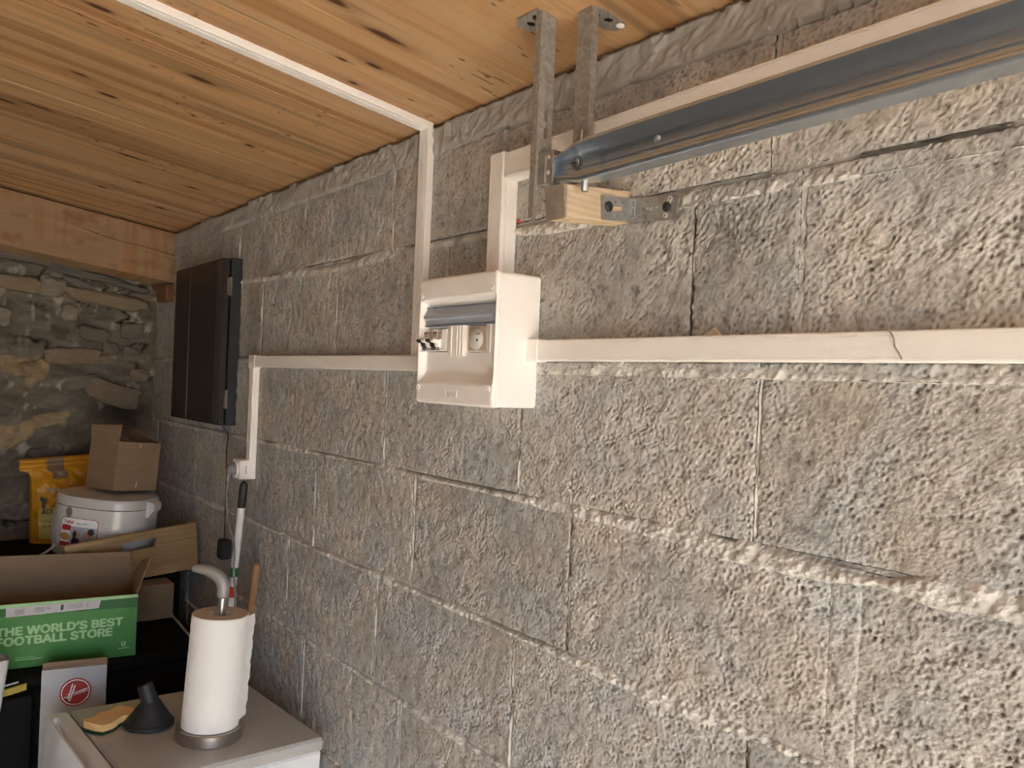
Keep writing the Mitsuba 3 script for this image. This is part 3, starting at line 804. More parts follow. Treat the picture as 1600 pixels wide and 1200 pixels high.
s1 = strap('hanging_bracket', 'front galvanised strap hanging from the boards down to the timber block, its foot pointing left', (-.911, -.139, 0), (0, 1, 0), (1, 0, 0), .262, .5335, -1, None, None, None,
           [(.002, .112, .0032, .006), (.002, .085, .0032, .006)], .213)
s2 = strap('hanging_bracket', 'rear galvanised strap hanging from the boards behind the rail, its foot pointing right', (-.851, -.1145, 0), (1, 0, 0), (0, -1, 0), .262, .530, 1, None, None, None,
           [(.002, .100, .0032, .006), (.002, .074, .0032, .006)], .262)
OO = np.array([-.906, -.142, .517 + .142 * SL])
for (k, ox, oy, dx, dy) in ((s1, -.911, -.1445, -1, 0), (s2, -.8505, -.1135, 0, 1)):
    c = np.array([ox, oy, .517 - SL * oy]) + NV * .0036
    if dx: Ua, Va, L0_, w0, w1 = np.array([-1., 0, 0]), -LV, .060, -.018, .020
    else: Ua, Va, L0_, w0, w1 = -LV, np.array([1., 0, 0]), .070, -.016, .022
    po = Polygon([(0, w0), (L0_ * .78, w0), (L0_, w0 + .012), (L0_, w1 - .004), (L0_ - .004, w1), (.012, w1), (0, w1 - .008)])
    for hx in (.018, .040):
        po = po.difference(Point(hx, (w0 + w1) / 2 + (.004 if hx > .03 else -.003)).buffer(.0072))
    part(k, 'foot_plate', extr(po, .0024, c, Ua, Va, -NV), 'mat_bracket')
    for hx in (.018, .040):
        part(k, 'screw', place(screwhead(.0078, .0015), c + Ua * hx + Va * ((w0 + w1) / 2 + (.004 if hx > .03 else -.003)) - NV * .0030, Ua, np.cross(NV, Ua), NV), 'mat_hole', smooth=30)
part(s2, 'putty_dab', place(lathe([(0, .003), (.004, .0025), (.0065, .001), (.007, 0)], 14), np.array([-.838, -.052, .517 + .052 * SL]) + NV * .0036, (1, 0, 0), -LV, NV), 'mat_white', smooth=True)

tb = thing('timber_block', 'short pale timber block standing out of the block wall under the steel rail', 'timber')
tv = np.array([0, -.144, -.016]); tvn = tv / np.linalg.norm(tv); tu = np.array([0, -tvn[2], tvn[1]]) * -1
tu = np.array([0, -.110, .994])
m = extr(rrect(-.8905, 0, -.849, .051, .0025, 2), .147, (0, .002, .2215), RT, tu, tvn)
m = m.subdivide().subdivide().subdivide()
v = m.vertices.copy(); v += .0012 * (meshkit.fbm(v * 60, 2, 3)[:, None] - .5); m.vertices = v
part(tb, 'timber', m, 'mat_blockwood', smooth=40)
part(tb, 'crack', hull([(-.889, -.1455, .236), (-.889, -.1455, .2375), (-.874, -.1468, .2365), (-.874, -.1468, .2385), (-.889, -.135, .236), (-.874, -.135, .2375)]), 'mat_hole')
part(tb, 'crack', hull([(-.874, -.1458, .2365), (-.874, -.1466, .2385), (-.862, -.1464, .246), (-.862, -.1464, .2445), (-.874, -.135, .2375), (-.862, -.135, .245)]), 'mat_hole')
an = thing('angle_plate', 'small galvanised angle plate screwed to the timber block and the block wall', 'angle plate')
# leg on the block's side, then leg on the wall
U1 = np.array([0, 1, .10]); U1 /= np.linalg.norm(U1); V1 = np.cross((1, 0, 0), U1)
p1 = rrect(-.062, -.019, .002, .019, .001, 1).difference(sbox(-.045, -.0001, -.017, .0001).buffer(.0035))
for (a, b) in ((-.030, .0115), (-.030, -.0115), (-.054, -.0115), (-.016, .010)): p1 = p1.difference(Point(a, b).buffer(.0017))
part(an, 'leg', extr(p1, .0016, (-.8480, -.0065, .2405), U1, V1, (1, 0, 0)), 'mat_galv')
U2 = np.array([1, 0, -.085]); U2 /= np.linalg.norm(U2); V2 = np.array([.085, 0, 1]); V2 /= np.linalg.norm(V2)
p2 = rrect(-.001, -.019, .100, .019, .001, 1).difference(sbox(.034, -.0001, .078, .0001).buffer(.0030))
for (a, b) in ((.040, .0115), (.058, .0115), (.040, -.0115), (.058, -.0115), (.028, -.0115), (.080, -.012)): p2 = p2.difference(Point(a, b).buffer(.0017))
part(an, 'leg', extr(p2, .0016, (-.8480, -.0060, .2395), U2, V2, (0, -1, 0)), 'mat_galv')
c2 = np.array([-.8480, -.0082, .2395])
for (a, b) in ((.080, -.012), (.084, .008), (.086, .0135)):
    part(an, 'weld_ring', place(lathe([(.0025, .0003), (.0025, .0010), (.0040, .0010), (.0042, 0.)], 16), c2 + U2 * a + V2 * b, U2, V2, (0, -1, 0)), 'mat_bright_screw')
k = part(an, 'screw', place(screwhead(.0075, .004), c2 + U2 * .081 + V2 * .001, U2, V2, (0, -1, 0)), 'mat_rubber', smooth=30)
k = part(an, 'screw', place(screwhead(.0082, .004), np.array([-.8462, -.0065, .2405]) - U1 * .047 + V1 * .002, U1, V1, (1, 0, 0)), 'mat_rubber', smooth=30)
lb = part(an, 'paper_label', extr(rrect(.008, -.014, .0165, .017, .0015, 3), .0004, c2 - [0, -.0004, 0], U2, V2, (0, -1, 0)), 'mat_box_white')
for i in range(6): part(lb, 'bar', extr(sbox(.0095, .006 + i * .0014, .0148, .0066 + i * .0014), .0003, c2 - [0, .0002, 0], U2, V2, (0, -1, 0)), 'mat_ink')
part(lb, 'lettering', place(meshkit.text_mesh('3245', .0042, .0003, True), c2 - [0, .0001, 0] + U2 * .0150 - V2 * .0125, V2, -U2, (0, -1, 0)), 'mat_ink')

# ------------------------------------------------------------------ black cabinet
cb = thing('wall_cabinet', 'tall shallow black wooden cabinet with two hinges on the block wall', 'cabinet')
part(cb, 'carcass', cbox((-3.06, -.033, -.222), (-2.552, .004, .331), .002), 'mat_cabinet_edge')
dk = part(cb, 'door', cbox((-2.90, -.061, -.220), (-2.553, -.037, .3265), .003), 'mat_cabinet')
part(cb, 'door__batten', cbox((-2.600, -.0635, -.219), (-2.556, -.059, .3255), .002), 'mat_cabinet_edge')
part(cb, 'door__bevel', hull([(-2.902, -.037, -.219), (-2.902, -.037, .326), (-2.888, -.0622, -.219), (-2.893, -.0622, .326), (-2.872, -.0622, -.219), (-2.886, -.0622, .326), (-2.88, -.037, -.219), (-2.88, -.037, .326)]), 'mat_cabinet_edge')
part(cb, 'door', cbox((-3.060, -.060, -.220), (-2.906, -.037, .3265), .003), 'mat_cabinet')
for hz in (.235, -.135):
    h = part(cb, 'hinge', trimesh.util.concatenate([tube([(-2.548, -.036, hz - .030), (-2.548, -.036, hz + .030)], .0042, 10), cbox((-2.553, -.046, hz - .028), (-2.5508, -.037, hz + .028), .0006), cbox((-2.552, -.034, hz - .028), (-2.5508, -.029, hz + .028), .0006)]), 'mat_brushed', smooth=30)
    for q in (-.026, .026): part(h, 'knuckle', tube([(-2.548, -.036, hz + q - .005), (-2.548, -.036, hz + q + .005)], .0052, 10), 'mat_brushed', smooth=30)

# ------------------------------------------------------------------ plug socket, plug and cables
sk = thing('wall_socket', 'square white surface socket below the short upright trunking', 'socket')
part(sk, 'box', cbox((-2.425, -.052, -.376), (-2.361, 0, -.316), .003), 'mat_white')
part(sk, 'face', place(lathe([(.0, .004), (.019, .004), (.0215, .0055), (.024, .0045), (.0245, 0)], 32), (-2.393, -.0515, -.346), RT, UP, OUT), 'mat_white', smooth=35)
part(sk, 'lettering', place(meshkit.text_mesh('LEGRAND', .0042, .0006), (-2.3603, -.030, -.360), UP, (0, -1, 0), (1, 0, 0)), 'mat_greyink')
pg = thing('power_plug', 'grey plug in the white surface socket with a grey cable hanging from it', 'plug')
part(pg, 'body', place(lathe([(0, .024), (.009, .0235), (.0145, .020), (.0175, .011), (.0190, .004), (.0190, 0)], 24), (-2.393, -.0555, -.346), RT, UP, OUT), 'mat_cable_grey', smooth=40)
part(pg, 'strain_relief', tube([(-2.393, -.070, -.352), (-2.392, -.074, -.364), (-2.390, -.077, -.385)], [.0075, .0065, .0042], 10), 'mat_cable_grey', smooth=40)
cp = spline([(-2.390, -.077, -.380), (-2.355, -.090, -.43), (-2.315, -.098, -.487), (-2.235, -.105, -.556), (-2.225, -.108, -.62), (-2.197, -.110, -.712), (-2.235, -.11, -.85), (-2.262, -.12, -1.2), (-2.262, -.14, -1.6), (-2.27, -.2, -ZS + .004)], 8)
part(pg, 'cable', tube(cp, .0032, 8), 'mat_cable_grey', smooth=40)
ad = thing('power_adapter', 'small black mains adapter dangling unplugged on a thin black cable below the cabinet', 'adapter')
part(ad, 'body', cbox((-2.534, -.052, -.650), (-2.492, -.018, -.588), .005), 'mat_rubber', smooth=30)
for dz in (-.009, .009):
    part(ad, 'pin', tube([(-2.532, -.045, -.632 + dz), (-2.572, -.047, -.634 + dz)], .0024, 8), 'mat_brushed')
cp = spline([(-2.512, -.035, -.590), (-2.530, -.030, -.52), (-2.535, -.028, -.40), (-2.553, -.026, -.32), (-2.552, -.024, -.25), (-2.553, -.040, -.222), (-2.5475, -.046, -.15), (-2.5475, -.038, -.05)], 8)
part(ad, 'cable', tube(cp, .0020, 7), 'mat_rubber', smooth=40)

# ------------------------------------------------------------------ poles leaning on the wall
mp = thing('broom_pole', 'white metal pole with a black grip leaning on the wall under the socket', 'pole')
pa, pb = np.array([-2.2585, -.075, -.366]), np.array([-2.52, -.075, -ZS])
ax = (pb - pa) / np.linalg.norm(pb - pa)
pt = lambda s_: pa + ax * s_
part(mp, 'shaft', tube([pt(.078), pt(.5), pt(np.linalg.norm(pb - pa))], .0106, 16), 'mat_pole', smooth=40)
part(mp, 'grip', tube([pt(.0), pt(.003), pt(.008), pt(.016), pt(.08)], [.004, .0075, .0105, .0118, .0118], 16), 'mat_rubber', smooth=40)
part(mp, 'green_band', tube([pt(.268), pt(.297)], .0112, 16), mat('mat_bandgreen', (.03, .16, .06), .5), smooth=40)
part(mp, 'red_band', tube([pt(.328), pt(.362)], .0112, 16), 'mat_red', smooth=40)
mat('mat_stick', (.30, .26, .20), .7)
wp = thing('wooden_pole', 'brown wooden broom handle leaning in the gap between fridge and block wall', 'pole')
whole(wp, tube([(-2.2245, -.040, -.6085), (-2.2250, -.040, -.611), (-2.2265, -.040, -.617), (-2.262, -.040, -.77), (-2.50, -.04, -ZS)], [.006, .009, .0105, .0112, .0112], 16), 'mat_polewood', smooth=40)
for q0, q1, lab in (((-2.537, -.20, -.793), (-2.20, -.215, -.803), 'pale thin stick lying in the dark gap, the lower of two'), ((-2.46, -.165, -.752), (-2.215, -.175, -.752), 'pale thin stick lying in the dark gap, the upper of two')):
    sk_ = thing('thin_stick', lab, 'stick')
    q0, q1 = np.array(q0), np.array(q1)
    whole(sk_, tube([q0, (q0 + q1) / 2 + [0, 0, .002], q1], .0032, 8), 'mat_stick', smooth=40)

# ------------------------------------------------------------------ fridge and what stands on it
FA = np.array([-1.74, -.05, -.935]); E1 = np.array([-.998, -.063, 0]); E1 /= np.linalg.norm(E1)
E2 = np.array([.063, -.996, .060]); E2 -= E1 * (E1 @ E2); E2 /= np.linalg.norm(E2); EN = np.cross(E2, E1); EN *= np.sign(EN[2])


def onf(m):  # from fridge coordinates (along the wall, towards the room, up) to the room
    V = np.asarray(m.vertices); w = FA + V[:, :1] * E1 + V[:, 1:2] * E2 + V[:, 2:3] * EN
    o = trimesh.Trimesh(w, np.asarray(m.faces), process=False)
    if np.dot(np.cross(E1, E2), EN) < 0: o.invert()
    return o


fr = thing('fridge', 'small white fridge with a glossy flat top carrying the paper roll', 'fridge')
FHT = .80
part(fr, 'body', onf(cbox((0.002, .0, -FHT), (.463, .440, -.034), .004)), 'mat_fridge')
part(fr, 'top', onf(cbox((0, -.004, -.034), (.465, .447, 0), .006)), mat('mat_fridge_top_dimmed', (.45, .44, .42), .14))  # white top given a darker colour for the dim light on it
part(fr, 'gasket', onf(cbox((.008, .440, -FHT + .01), (.457, .4535, -.006), .001)), 'mat_seal')
dpoly = rrect(0, -FHT + .01, .465, -.001, .010, 4)
door = extr(rrect(0, .453, .465, .500, .014, 6), FHT - .012, (0, 0, -FHT + .01), (1, 0, 0), (0, 1, 0), (0, 0, 1))
import manifold3d as m3


def to_m(m): return m3.Manifold(m3.Mesh(np.asarray(m.vertices, np.float32), np.asarray(m.faces, np.uint32)))
def from_m(M):
    k = M.to_mesh(); return trimesh.Trimesh(k.vert_properties[:, :3], k.tri_verts, process=False)


cut = m3.Manifold.batch_hull([m3.Manifold.sphere(1, 32).scale([.012, a_, d_]).translate([x_, .486, .002]) for x_, a_, d_ in ((.425, .0075, .016), (.39, .0095, .030), (.25, .0105, .034), (.10, .0095, .030), (.06, .004, .010))])
dm = to_m(door) - cut
part(fr, 'door', onf(from_m(dm)), 'mat_fridge', smooth=25)
for (a, b) in ((.03, .03), (.43, .03), (.03, .42), (.43, .42)):
    c = FA + a * E1 + b * E2 - EN * FHT
    part(fr, 'foot', tube([c + EN * .004, [c[0], c[1], -ZS]], .014, 12), 'mat_rubber')

ph = thing('paper_towel_holder', 'brushed steel stand with a curved cast handle holding the kitchen roll', 'paper towel holder')
RC = (.147, .225)


def fp(e1, e2, n_): return FA + e1 * E1 + e2 * E2 + n_ * EN


part(ph, 'base', onf(place(lathe([(0, 0), (.075, 0), (.0765, .002), (.0765, .026), (.075, .028), (.0, .028)], 64), (RC[0], RC[1], .0005), RT, (0, 1, 0), (0, 0, 1))), 'mat_brushed', smooth=30)
part(ph, 'rod', tube([fp(*RC, .028), fp(*RC, .2), fp(*RC, .335)], .0105, 20), 'mat_steel', smooth=40)
LF = -r0
hp = fp(*RC, .330)
hs = spline([hp, hp + EN * .018, hp + EN * .038 + LF * .004, hp + EN * .056 + LF * .022, hp + EN * .066 + LF * .048, hp + EN * .069 + LF * .082], 7)
part(ph, 'handle', tube(hs, np.interp(np.linspace(0, 1, len(hs)), [0, .05, .5, .85, .97, 1], [.0105, .0145, .0150, .0120, .0090, .003]), 18), 'mat_cast', smooth=50)
pr = thing('paper_towel_roll', 'roll of white kitchen paper on the steel stand', 'paper roll')
rl = lathe([(.027, .0), (.0645, .0), (.0655, .001), (.0655, .262), (.064, .2635), (.0275, .2635), (.027, .262), (.027, .0)], 72)
th_ = np.arctan2(rl.vertices[:, 1], rl.vertices[:, 0]); rr = np.hypot(rl.vertices[:, 0], rl.vertices[:, 1])
part(pr, 'paper', onf(place(rl, (RC[0], RC[1], .0295), RT, (0, 1, 0), (0, 0, 1))), 'mat_paper', smooth=35)
part(pr, 'core_end', onf(place(lathe([(.0272, 0), (.063, 0), (.063, .0006), (.0272, .0006)], 48), (RC[0], RC[1], .2932), RT, (0, 1, 0), (0, 0, 1))), 'mat_paper_core')
# loose sheet hanging on the far right side
sh = []
nA, nB = 10, 28
c0 = fp(*RC, .0295); rdir = r0 - EN * (r0 @ EN); rdir /= np.linalg.norm(rdir); fdir = np.cross(EN, rdir)
for i in range(nA):
    a_ = i / (nA - 1)
    for j in range(nB):
        b_ = j / (nB - 1)
        edge = .0012 * math.sin(j * 2.1) + .001 * math.sin(j * 5.3)
        p_ = c0 + rdir * (.0660 + .0035 * a_ ** 2 + edge * (a_ > .9)) + fdir * (.0 + .045 * a_) * (1 if fdir @ fw > 0 else -1) + EN * (.012 + .248 * b_)
        sh.append(p_)
sm_ = (np.array(sh), grid_faces(nA, nB))
part(pr, 'loose_sheet', sm_, 'mat_paper', smooth=True)

fu = thing('vacuum_nozzle', 'black rubber suction nozzle with a tilted neck standing on the fridge', 'nozzle')
fc = (.283, .318)
part(fu, 'skirt', onf(place(lathe([(0, .0), (.053, .0), (.0575, .003), (.0575, .009), (.053, .0125), (.050, .016), (.022, .057), (.017, .061), (0, .0612)], 48), (fc[0], fc[1], .0005), RT, (0, 1, 0), (0, 0, 1))), 'mat_rubber', smooth=35)
nb = fp(*fc, .050); nd = EN * .93 + LF * .40; nd /= np.linalg.norm(nd)
q = LF
part(fu, 'neck', tube([nb - nd * .01, nb + nd * .012, nb + nd * .030, nb + nd * .050], [.0225, .0205, .0185, .0178], 24, caps=False), 'mat_rubber', smooth=40)
part(fu, 'neck__bore', tube([nb + nd * .050, nb + nd * .046, nb + nd * .015], [.0178, .0152, .0145], 24, caps=True), 'mat_hole', smooth=40)

sp = thing('sponge', 'yellow sponge with a dark green scouring pad lying at the fridge edge', 'sponge')
wav = [(0, 0), (.030, -.004), (.058, .004), (.084, -.003), (.108, .004), (.112, .034), (.104, .062), (.078, .056), (.052, .064), (.026, .057), (.002, .062), (-.006, .03)]
spoly = Polygon([tuple(q_) for q_ in spline(wav + [wav[0]], 5)[:, :2]]).buffer(0)
so_ = np.array([.345, .425, 0]); ang = math.radians(-62)
SU, SV = np.array([math.cos(ang), math.sin(ang), 0]), np.array([-math.sin(ang), math.cos(ang), 0])
so_ = np.array([.275, .425, 0.0])


def spm(z0, h, shrink=0.):
    m = extr(spoly.buffer(-shrink), h, (0, 0, 0)); m = m.subdivide().subdivide()
    v = m.vertices.copy(); v[:, 2] += np.where(v[:, 2] > h * .5, .004 * (meshkit.fbm(np.c_[v[:, :2] * 60, v[:, 2] * 0], 2, 4) - .5), 0)
    m.vertices = v + [0, 0, z0]
    return onf(place(m, so_, SU, SV, (0, 0, 1)))


part(sp, 'foam', spm(.0075, .0165), 'mat_sponge', smooth=30)
part(sp, 'scouring_pad', spm(.0006, .0072, -.0008), 'mat_scour', smooth=30)

# ------------------------------------------------------------------ the pile in the dark corner
ct = thing('unseen_trunk', 'low unseen trunk inferred under the green box, coloured black for the darkness there', 'trunk')
part(ct, 'body', cbox((-2.84, -1.15, -ZS), (-2.425, -.10, -.925), .01), 'mat_darkbox')  # both trunks are inferred supports, near-black colour stands for the darkness
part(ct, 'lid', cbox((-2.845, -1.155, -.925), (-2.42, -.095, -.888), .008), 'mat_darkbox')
ct2 = thing('unseen_trunk', 'taller unseen trunk inferred under the fryer and the yellow bag, coloured black for the darkness there', 'trunk')
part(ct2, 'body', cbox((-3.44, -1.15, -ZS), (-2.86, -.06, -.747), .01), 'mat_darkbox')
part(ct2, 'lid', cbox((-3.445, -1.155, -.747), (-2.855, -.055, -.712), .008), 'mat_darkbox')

# green delivery box
gb = thing('delivery_box', 'open green printed cardboard delivery box with white lettering on its front', 'cardboard box')
GR = np.array([-2.4324, -.3108, -.886]); GU = np.array([-.07, -.344, 0]); GU /= np.linalg.norm(GU); GB = np.array([-.98, .199, 0]); GB = GB - GU * (GB @ GU); GB /= np.linalg.norm(GB)
GLEN, GDEP, GH = .475, .255, .178
# local: u from right to left along the face, d into the depth, h up


def g(u_, d_, h_): return GR + GU * u_ + GB * d_ + np.array([0, 0, h_])


def slab(p00, p10, p11, p01, nrm, th=.004):
    nrm = np.asarray(nrm, float) / np.linalg.norm(nrm)
    return hull([p for c in (p00, p10, p11, p01) for p in (c, np.asarray(c) + nrm * th)])


part(gb, 'front_wall', slab(g(0, 0, 0), g(GLEN, 0, 0), g(GLEN, 0, GH), g(0, 0, GH), GB), 'mat_green')
part(gb, 'back_wall', slab(g(0, GDEP, 0), g(GLEN, GDEP, 0), g(GLEN, GDEP, GH), g(0, GDEP, GH), -GB), 'mat_card')
part(gb, 'side_wall', slab(g(0, .004, 0), g(0, GDEP - .004, 0), g(0, GDEP - .004, GH), g(0, .004, GH), GU), 'mat_card')
part(gb, 'side_wall', slab(g(GLEN, .004, 0), g(GLEN, GDEP - .004, 0), g(GLEN, GDEP - .004, GH), g(GLEN, .004, GH), -GU), 'mat_card')
part(gb, 'bottom', slab(g(.004, .004, 0.001), g(GLEN - .004, .004, 0.001), g(GLEN - .004, GDEP - .004, 0.001), g(.004, GDEP - .004, 0.001), (0, 0, 1)), 'mat_card')
part(gb, 'back_flap', slab(g(.004, GDEP, GH), g(GLEN, GDEP, GH), g(GLEN, GDEP + .004, GH + .084), g(.016, GDEP + .004, GH + .073), -GB), 'mat_card')
part(gb, 'right_flap', slab(g(0, .012, GH), g(0, GDEP, GH), g(-.022, GDEP - .05, GH + .055), g(-.040, .09, GH + .090), GU), 'mat_card')
part(gb, 'left_flap', slab(g(GLEN, .012, GH), g(GLEN, GDEP, GH), g(GLEN + .06, GDEP - .02, GH + .06), g(GLEN + .06, .03, GH + .06), -GU), 'mat_card')
fo = lambda u0_, u1_, h0, h1, t0=.0003, t1=.0008: hull([g(u_, -t_, h_) for u_ in (u0_, u1_) for h_ in (h0, h1) for t_ in (-.001, t1)])
part(gb, 'dark_band', slab(g(-.001, -.0012, GH - .036), g(GLEN, -.0012, GH - .030), g(GLEN, -.0012, GH - .006), g(-.001, -.0012, GH - .006), GB, .002), 'mat_darkgreen')
part(gb, 'torn_edge', slab(g(-.001, -.0014, GH - .008), g(GLEN, -.0014, GH - .010), g(GLEN, -.0014, GH + .001), g(-.001, -.0014, GH + .001), GB, .003), 'mat_palegreen')
lab = part(gb, 'address_label', slab(g(.100, -.0024, GH - .030), g(.325, -.0024, GH - .034), g(.325, -.0024, GH - .008), g(.095, -.0024, GH - .006), GB, .001), 'mat_box_white', label='white address label')
LU = -GU


def gink(parent, name, u0_, u1_, h0, h1, m='mat_greyink'):
    part(parent, name, slab(g(u0_, -.0030, h0), g(u1_, -.0030, h0), g(u1_, -.0030, h1), g(u0_, -.0030, h1), GB, .0004), m)


for j in range(7): gink(lab, 'print', .281, .304, GH - .028 + j * .0022, GH - .0268 + j * .0022)
for j in range(7): gink(lab, 'print', .234, .257, GH - .027 + j * .0022, GH - .0258 + j * .0022)
for j in range(4): gink(lab, 'print', .219, .230, GH - .021 + j * .0024, GH - .0196 + j * .0024)
gink(lab, 'print', .188, .195, GH - .026, GH - .011, 'mat_ink')
for j in range(6): gink(lab, 'print', .135 + .004 * (j % 3), .180 - .006 * (j % 2), GH - .024 + j * .0023, GH - .0232 + j * .0023)
gink(lab, 'print', .127, .1295, GH - .026, GH - .012)


def gtext(txt, hgt, u_right, h_, bold=True, align='right', m='mat_palegreen', wid=None):
    tm = meshkit.text_mesh(txt, hgt, .0006, bold)
    if bold:
        tm = trimesh.util.concatenate([tm] + [tm.copy().apply_translation([a_ * hgt, b_ * hgt, 0]) for a_, b_ in ((.05, 0), (-.05, 0), (0, .04), (0, -.04))])
    w = tm.bounds[1, 0]
    if wid: sc_ = wid / w; tm.apply_scale([sc_, 1, 1]); w = wid
    part(gb, 'lettering', place(tm, g(u_right + w, -.0008, h_), LU, UP, -GB), m)


gtext("THE WORLD\u2019S BEST", .0215, .036, .0930, wid=.312)
gtext("FOOTBALL STORE", .0215, .062, .0655, wid=.286)
part(gb, 'emblem', trimesh.util.concatenate([place(extr(Polygon([(-.006, .004), (-.006, .014), (-.002, .014), (-.002, .005), (.001, .004), (.001, .014), (.006, .014), (.006, .003), (.002, 0), (-.003, 0)]), .0006), g(.033, -.0008, .030), LU, UP, -GB)]), 'mat_palegreen')
gtext("unisport", .0042, .017, .0235, wid=.030)
part(gb, 'print_line', fo(.235, .300, .022, .0238, 0, .0012), 'mat_palegreen')
part(gb, 'print_line', fo(.255, .300, .0285, .0296, 0, .0012), 'mat_palegreen')
part(gb, 'print_line', fo(.325, .420, .020, .0225, 0, .0012), 'mat_palegreen')
part(gb, 'print_line', fo(.345, .420, .027, .028, 0, .0012), 'mat_palegreen')

# white box with the round red emblem
hb = thing('appliance_box', 'tall white cardboard box with a round red emblem behind the fridge', 'cardboard box')
HR = np.array([-2.327, -.410, 0]); HL = np.array([-2.367, -.560, 0]); HU = (HL - HR) / np.linalg.norm(HL - HR); HBk = np.array([HU[1], -HU[0], 0]); HBk *= -np.sign(HBk[0])
HW = .154


def hpt(u_, d_, z_): return HR + HU * u_ + HBk * d_ + np.array([0, 0, z_])


hz = -.862
part(hb, 'carton', hull([hpt(u_, d_, z_) for u_ in (0, HW) for d_ in (0, .045) for z_ in (-ZS, hz)]), 'mat_box_white')
part(hb, 'top_flap', hull([hpt(u_, d_, z_) for u_ in (0, HW) for d_ in (.018, .022) for z_ in (hz - .02, hz + .014)]), 'mat_card')
ec = hpt(.073, -.0005, hz - .066)
HUr = -HU
em = part(hb, 'emblem', extr(affinity.scale(Point(0, 0).buffer(1, 40), .0380, .0380), .0010, ec, HUr, UP, -HBk), 'mat_logored', label='round red emblem with white lettering')
part(hb, 'emblem__ring', extr(Point(0, 0).buffer(.0345, 40).difference(Point(0, 0).buffer(.0318, 40)), .0014, ec, HUr, UP, -HBk), 'mat_sticker')


def stroke(pts, w): return LineString(pts).buffer(w, cap_style='round', join_style='round', quad_segs=4)


hlog = [stroke([(-.026, -.012), (-.0185, -.0115), (-.0165, -.016), (-.0075, .022)], .0017), stroke([(-.013, -.022), (-.0015, .0175)], .0017), stroke([(-.019, -.004), (-.001, -.0015), (.030, .0075)], .0010), stroke([(-.004, -.0075), (.030, .0015)], .0009)]
for q in hlog: part(hb, 'emblem__stroke', extr(q, .0014, ec, HUr, UP, -HBk), 'mat_sticker')
tm = meshkit.text_mesh('HOOVER', .0052, .0012, True); tm.apply_scale([.027 / tm.bounds[1, 0], 1, 1])
cs = math.cos(.27), math.sin(.27)
part(hb, 'emblem__lettering', place(tm, ec + HUr * .0 - np.array([0, 0, .0042]), HUr * cs[0] + np.array([0, 0, cs[1]]), np.array([0, 0, cs[0]]) - HUr * cs[1], -HBk), 'mat_sticker')

# fryer
fy = thing('deep_fryer', 'white oval deep fryer with a printed sticker carrying a small carton', 'fryer')
FC = np.array([-2.985, -.290, -.698])
FUx = np.array([.66, .75, -.02]); FUx /= np.linalg.norm(FUx)      # to the right as seen from the room
FVx = np.array([-.75, .66, 0]); FVx -= FUx * (FVx @ FUx); FVx /= np.linalg.norm(FVx)
tl = math.radians(3.5)
FNx = np.cross(FUx, FVx); FNx *= np.sign(FNx[2])
fu_ = FUx * math.cos(tl) - FNx * math.sin(tl); FNx = FNx * math.cos(tl) + FUx * math.sin(tl); FUx = fu_


def oval(profile, n=72, ex=1.0, ey=.86, pw=2.5):
    a = np.linspace(0, 2 * math.pi, n, endpoint=False)
    cx_, cy_ = np.sign(np.cos(a)) * np.abs(np.cos(a)) ** (2 / pw), np.sign(np.sin(a)) * np.abs(np.sin(a)) ** (2 / pw)
    V = []
    for (r_, h_) in profile:
        for q_ in range(n): V.append(FC + FUx * (r_ * ex * cx_[q_]) + FVx * (r_ * ey * cy_[q_]) + FNx * h_)
    F = []
    for i in range(len(profile) - 1):
        for q_ in range(n):
            b_ = (q_ + 1) % n
            F += [[i * n + q_, i * n + b_, (i + 1) * n + b_], [i * n + q_, (i + 1) * n + b_, (i + 1) * n + q_]]
    return trimesh.Trimesh(np.array(V), np.array(F), process=False)


part(fy, 'body', oval([(0.0, .004), (.140, .004), (.152, .014), (.157, .05), (.158, .11), (.156, .172), (.1555, .178), (.0, .178)]), 'mat_fryer', smooth=35)
part(fy, 'seam', oval([(.1, .177), (.1540, .177), (.1540, .1815), (.1, .1815)]), 'mat_seal', smooth=35)
part(fy, 'lid', oval([(0.0, .1805), (.155, .1805), (.1565, .184), (.1555, .205), (.150, .2125), (.12, .2155), (.0, .2165)]), 'mat_fryer_lid', smooth=35)
hc = FC + FUx * .158 - FVx * .01 + FNx * .185
part(fy, 'handle', extr(Polygon([(-.006, .020), (.010, .020), (.020, .014), (.021, -.004), (.012, -.016), (.004, -.030), (-.006, -.034)]).buffer(.002), .05, hc - FVx * .025, FUx, FNx, FVx), 'mat_fryer', smooth=30)


FOFF = 0.


def on_side(u_, h_, out=.001):
    """A point on the fryer's front surface: u along the front, h up."""
    if FOFF: u_, h_ = (u_ + .067) * 1.15 - .067 + FOFF, (h_ - .081) * 1.15 + .093
    c_ = np.clip(u_ / .158, -.995, .995); s_ = (1 - abs(c_) ** 2.5) ** (1 / 2.5)
    return FC + FUx * u_ - FVx * (.158 * .86 * s_ + out) + FNx * h_


def side_patch(u0_, u1_, h0, h1, out, shape=None, n=14):
    P = []; us, hs_ = np.linspace(u0_, u1_, n), np.linspace(h0, h1, 6)
    for u_ in us:
        for h_ in hs_: P.append(on_side(u_, h_, out))
    for u_ in us:
        for h_ in hs_: P.append(on_side(u_, h_, out - .0012))
    F = grid_faces(n, 6); k_ = n * 6
    return trimesh.Trimesh(np.array(P), np.vstack([F, F[:, ::-1] + k_]), process=False)


def side_poly(poly, out, thick=.0006):
    m = trimesh.creation.extrude_polygon(poly, thick, engine='earcut'); m = m.subdivide().subdivide()
    V = np.array([on_side(v_[0], v_[1], out + v_[2]) for v_ in m.vertices])
    return trimesh.Trimesh(V, m.faces, process=False)


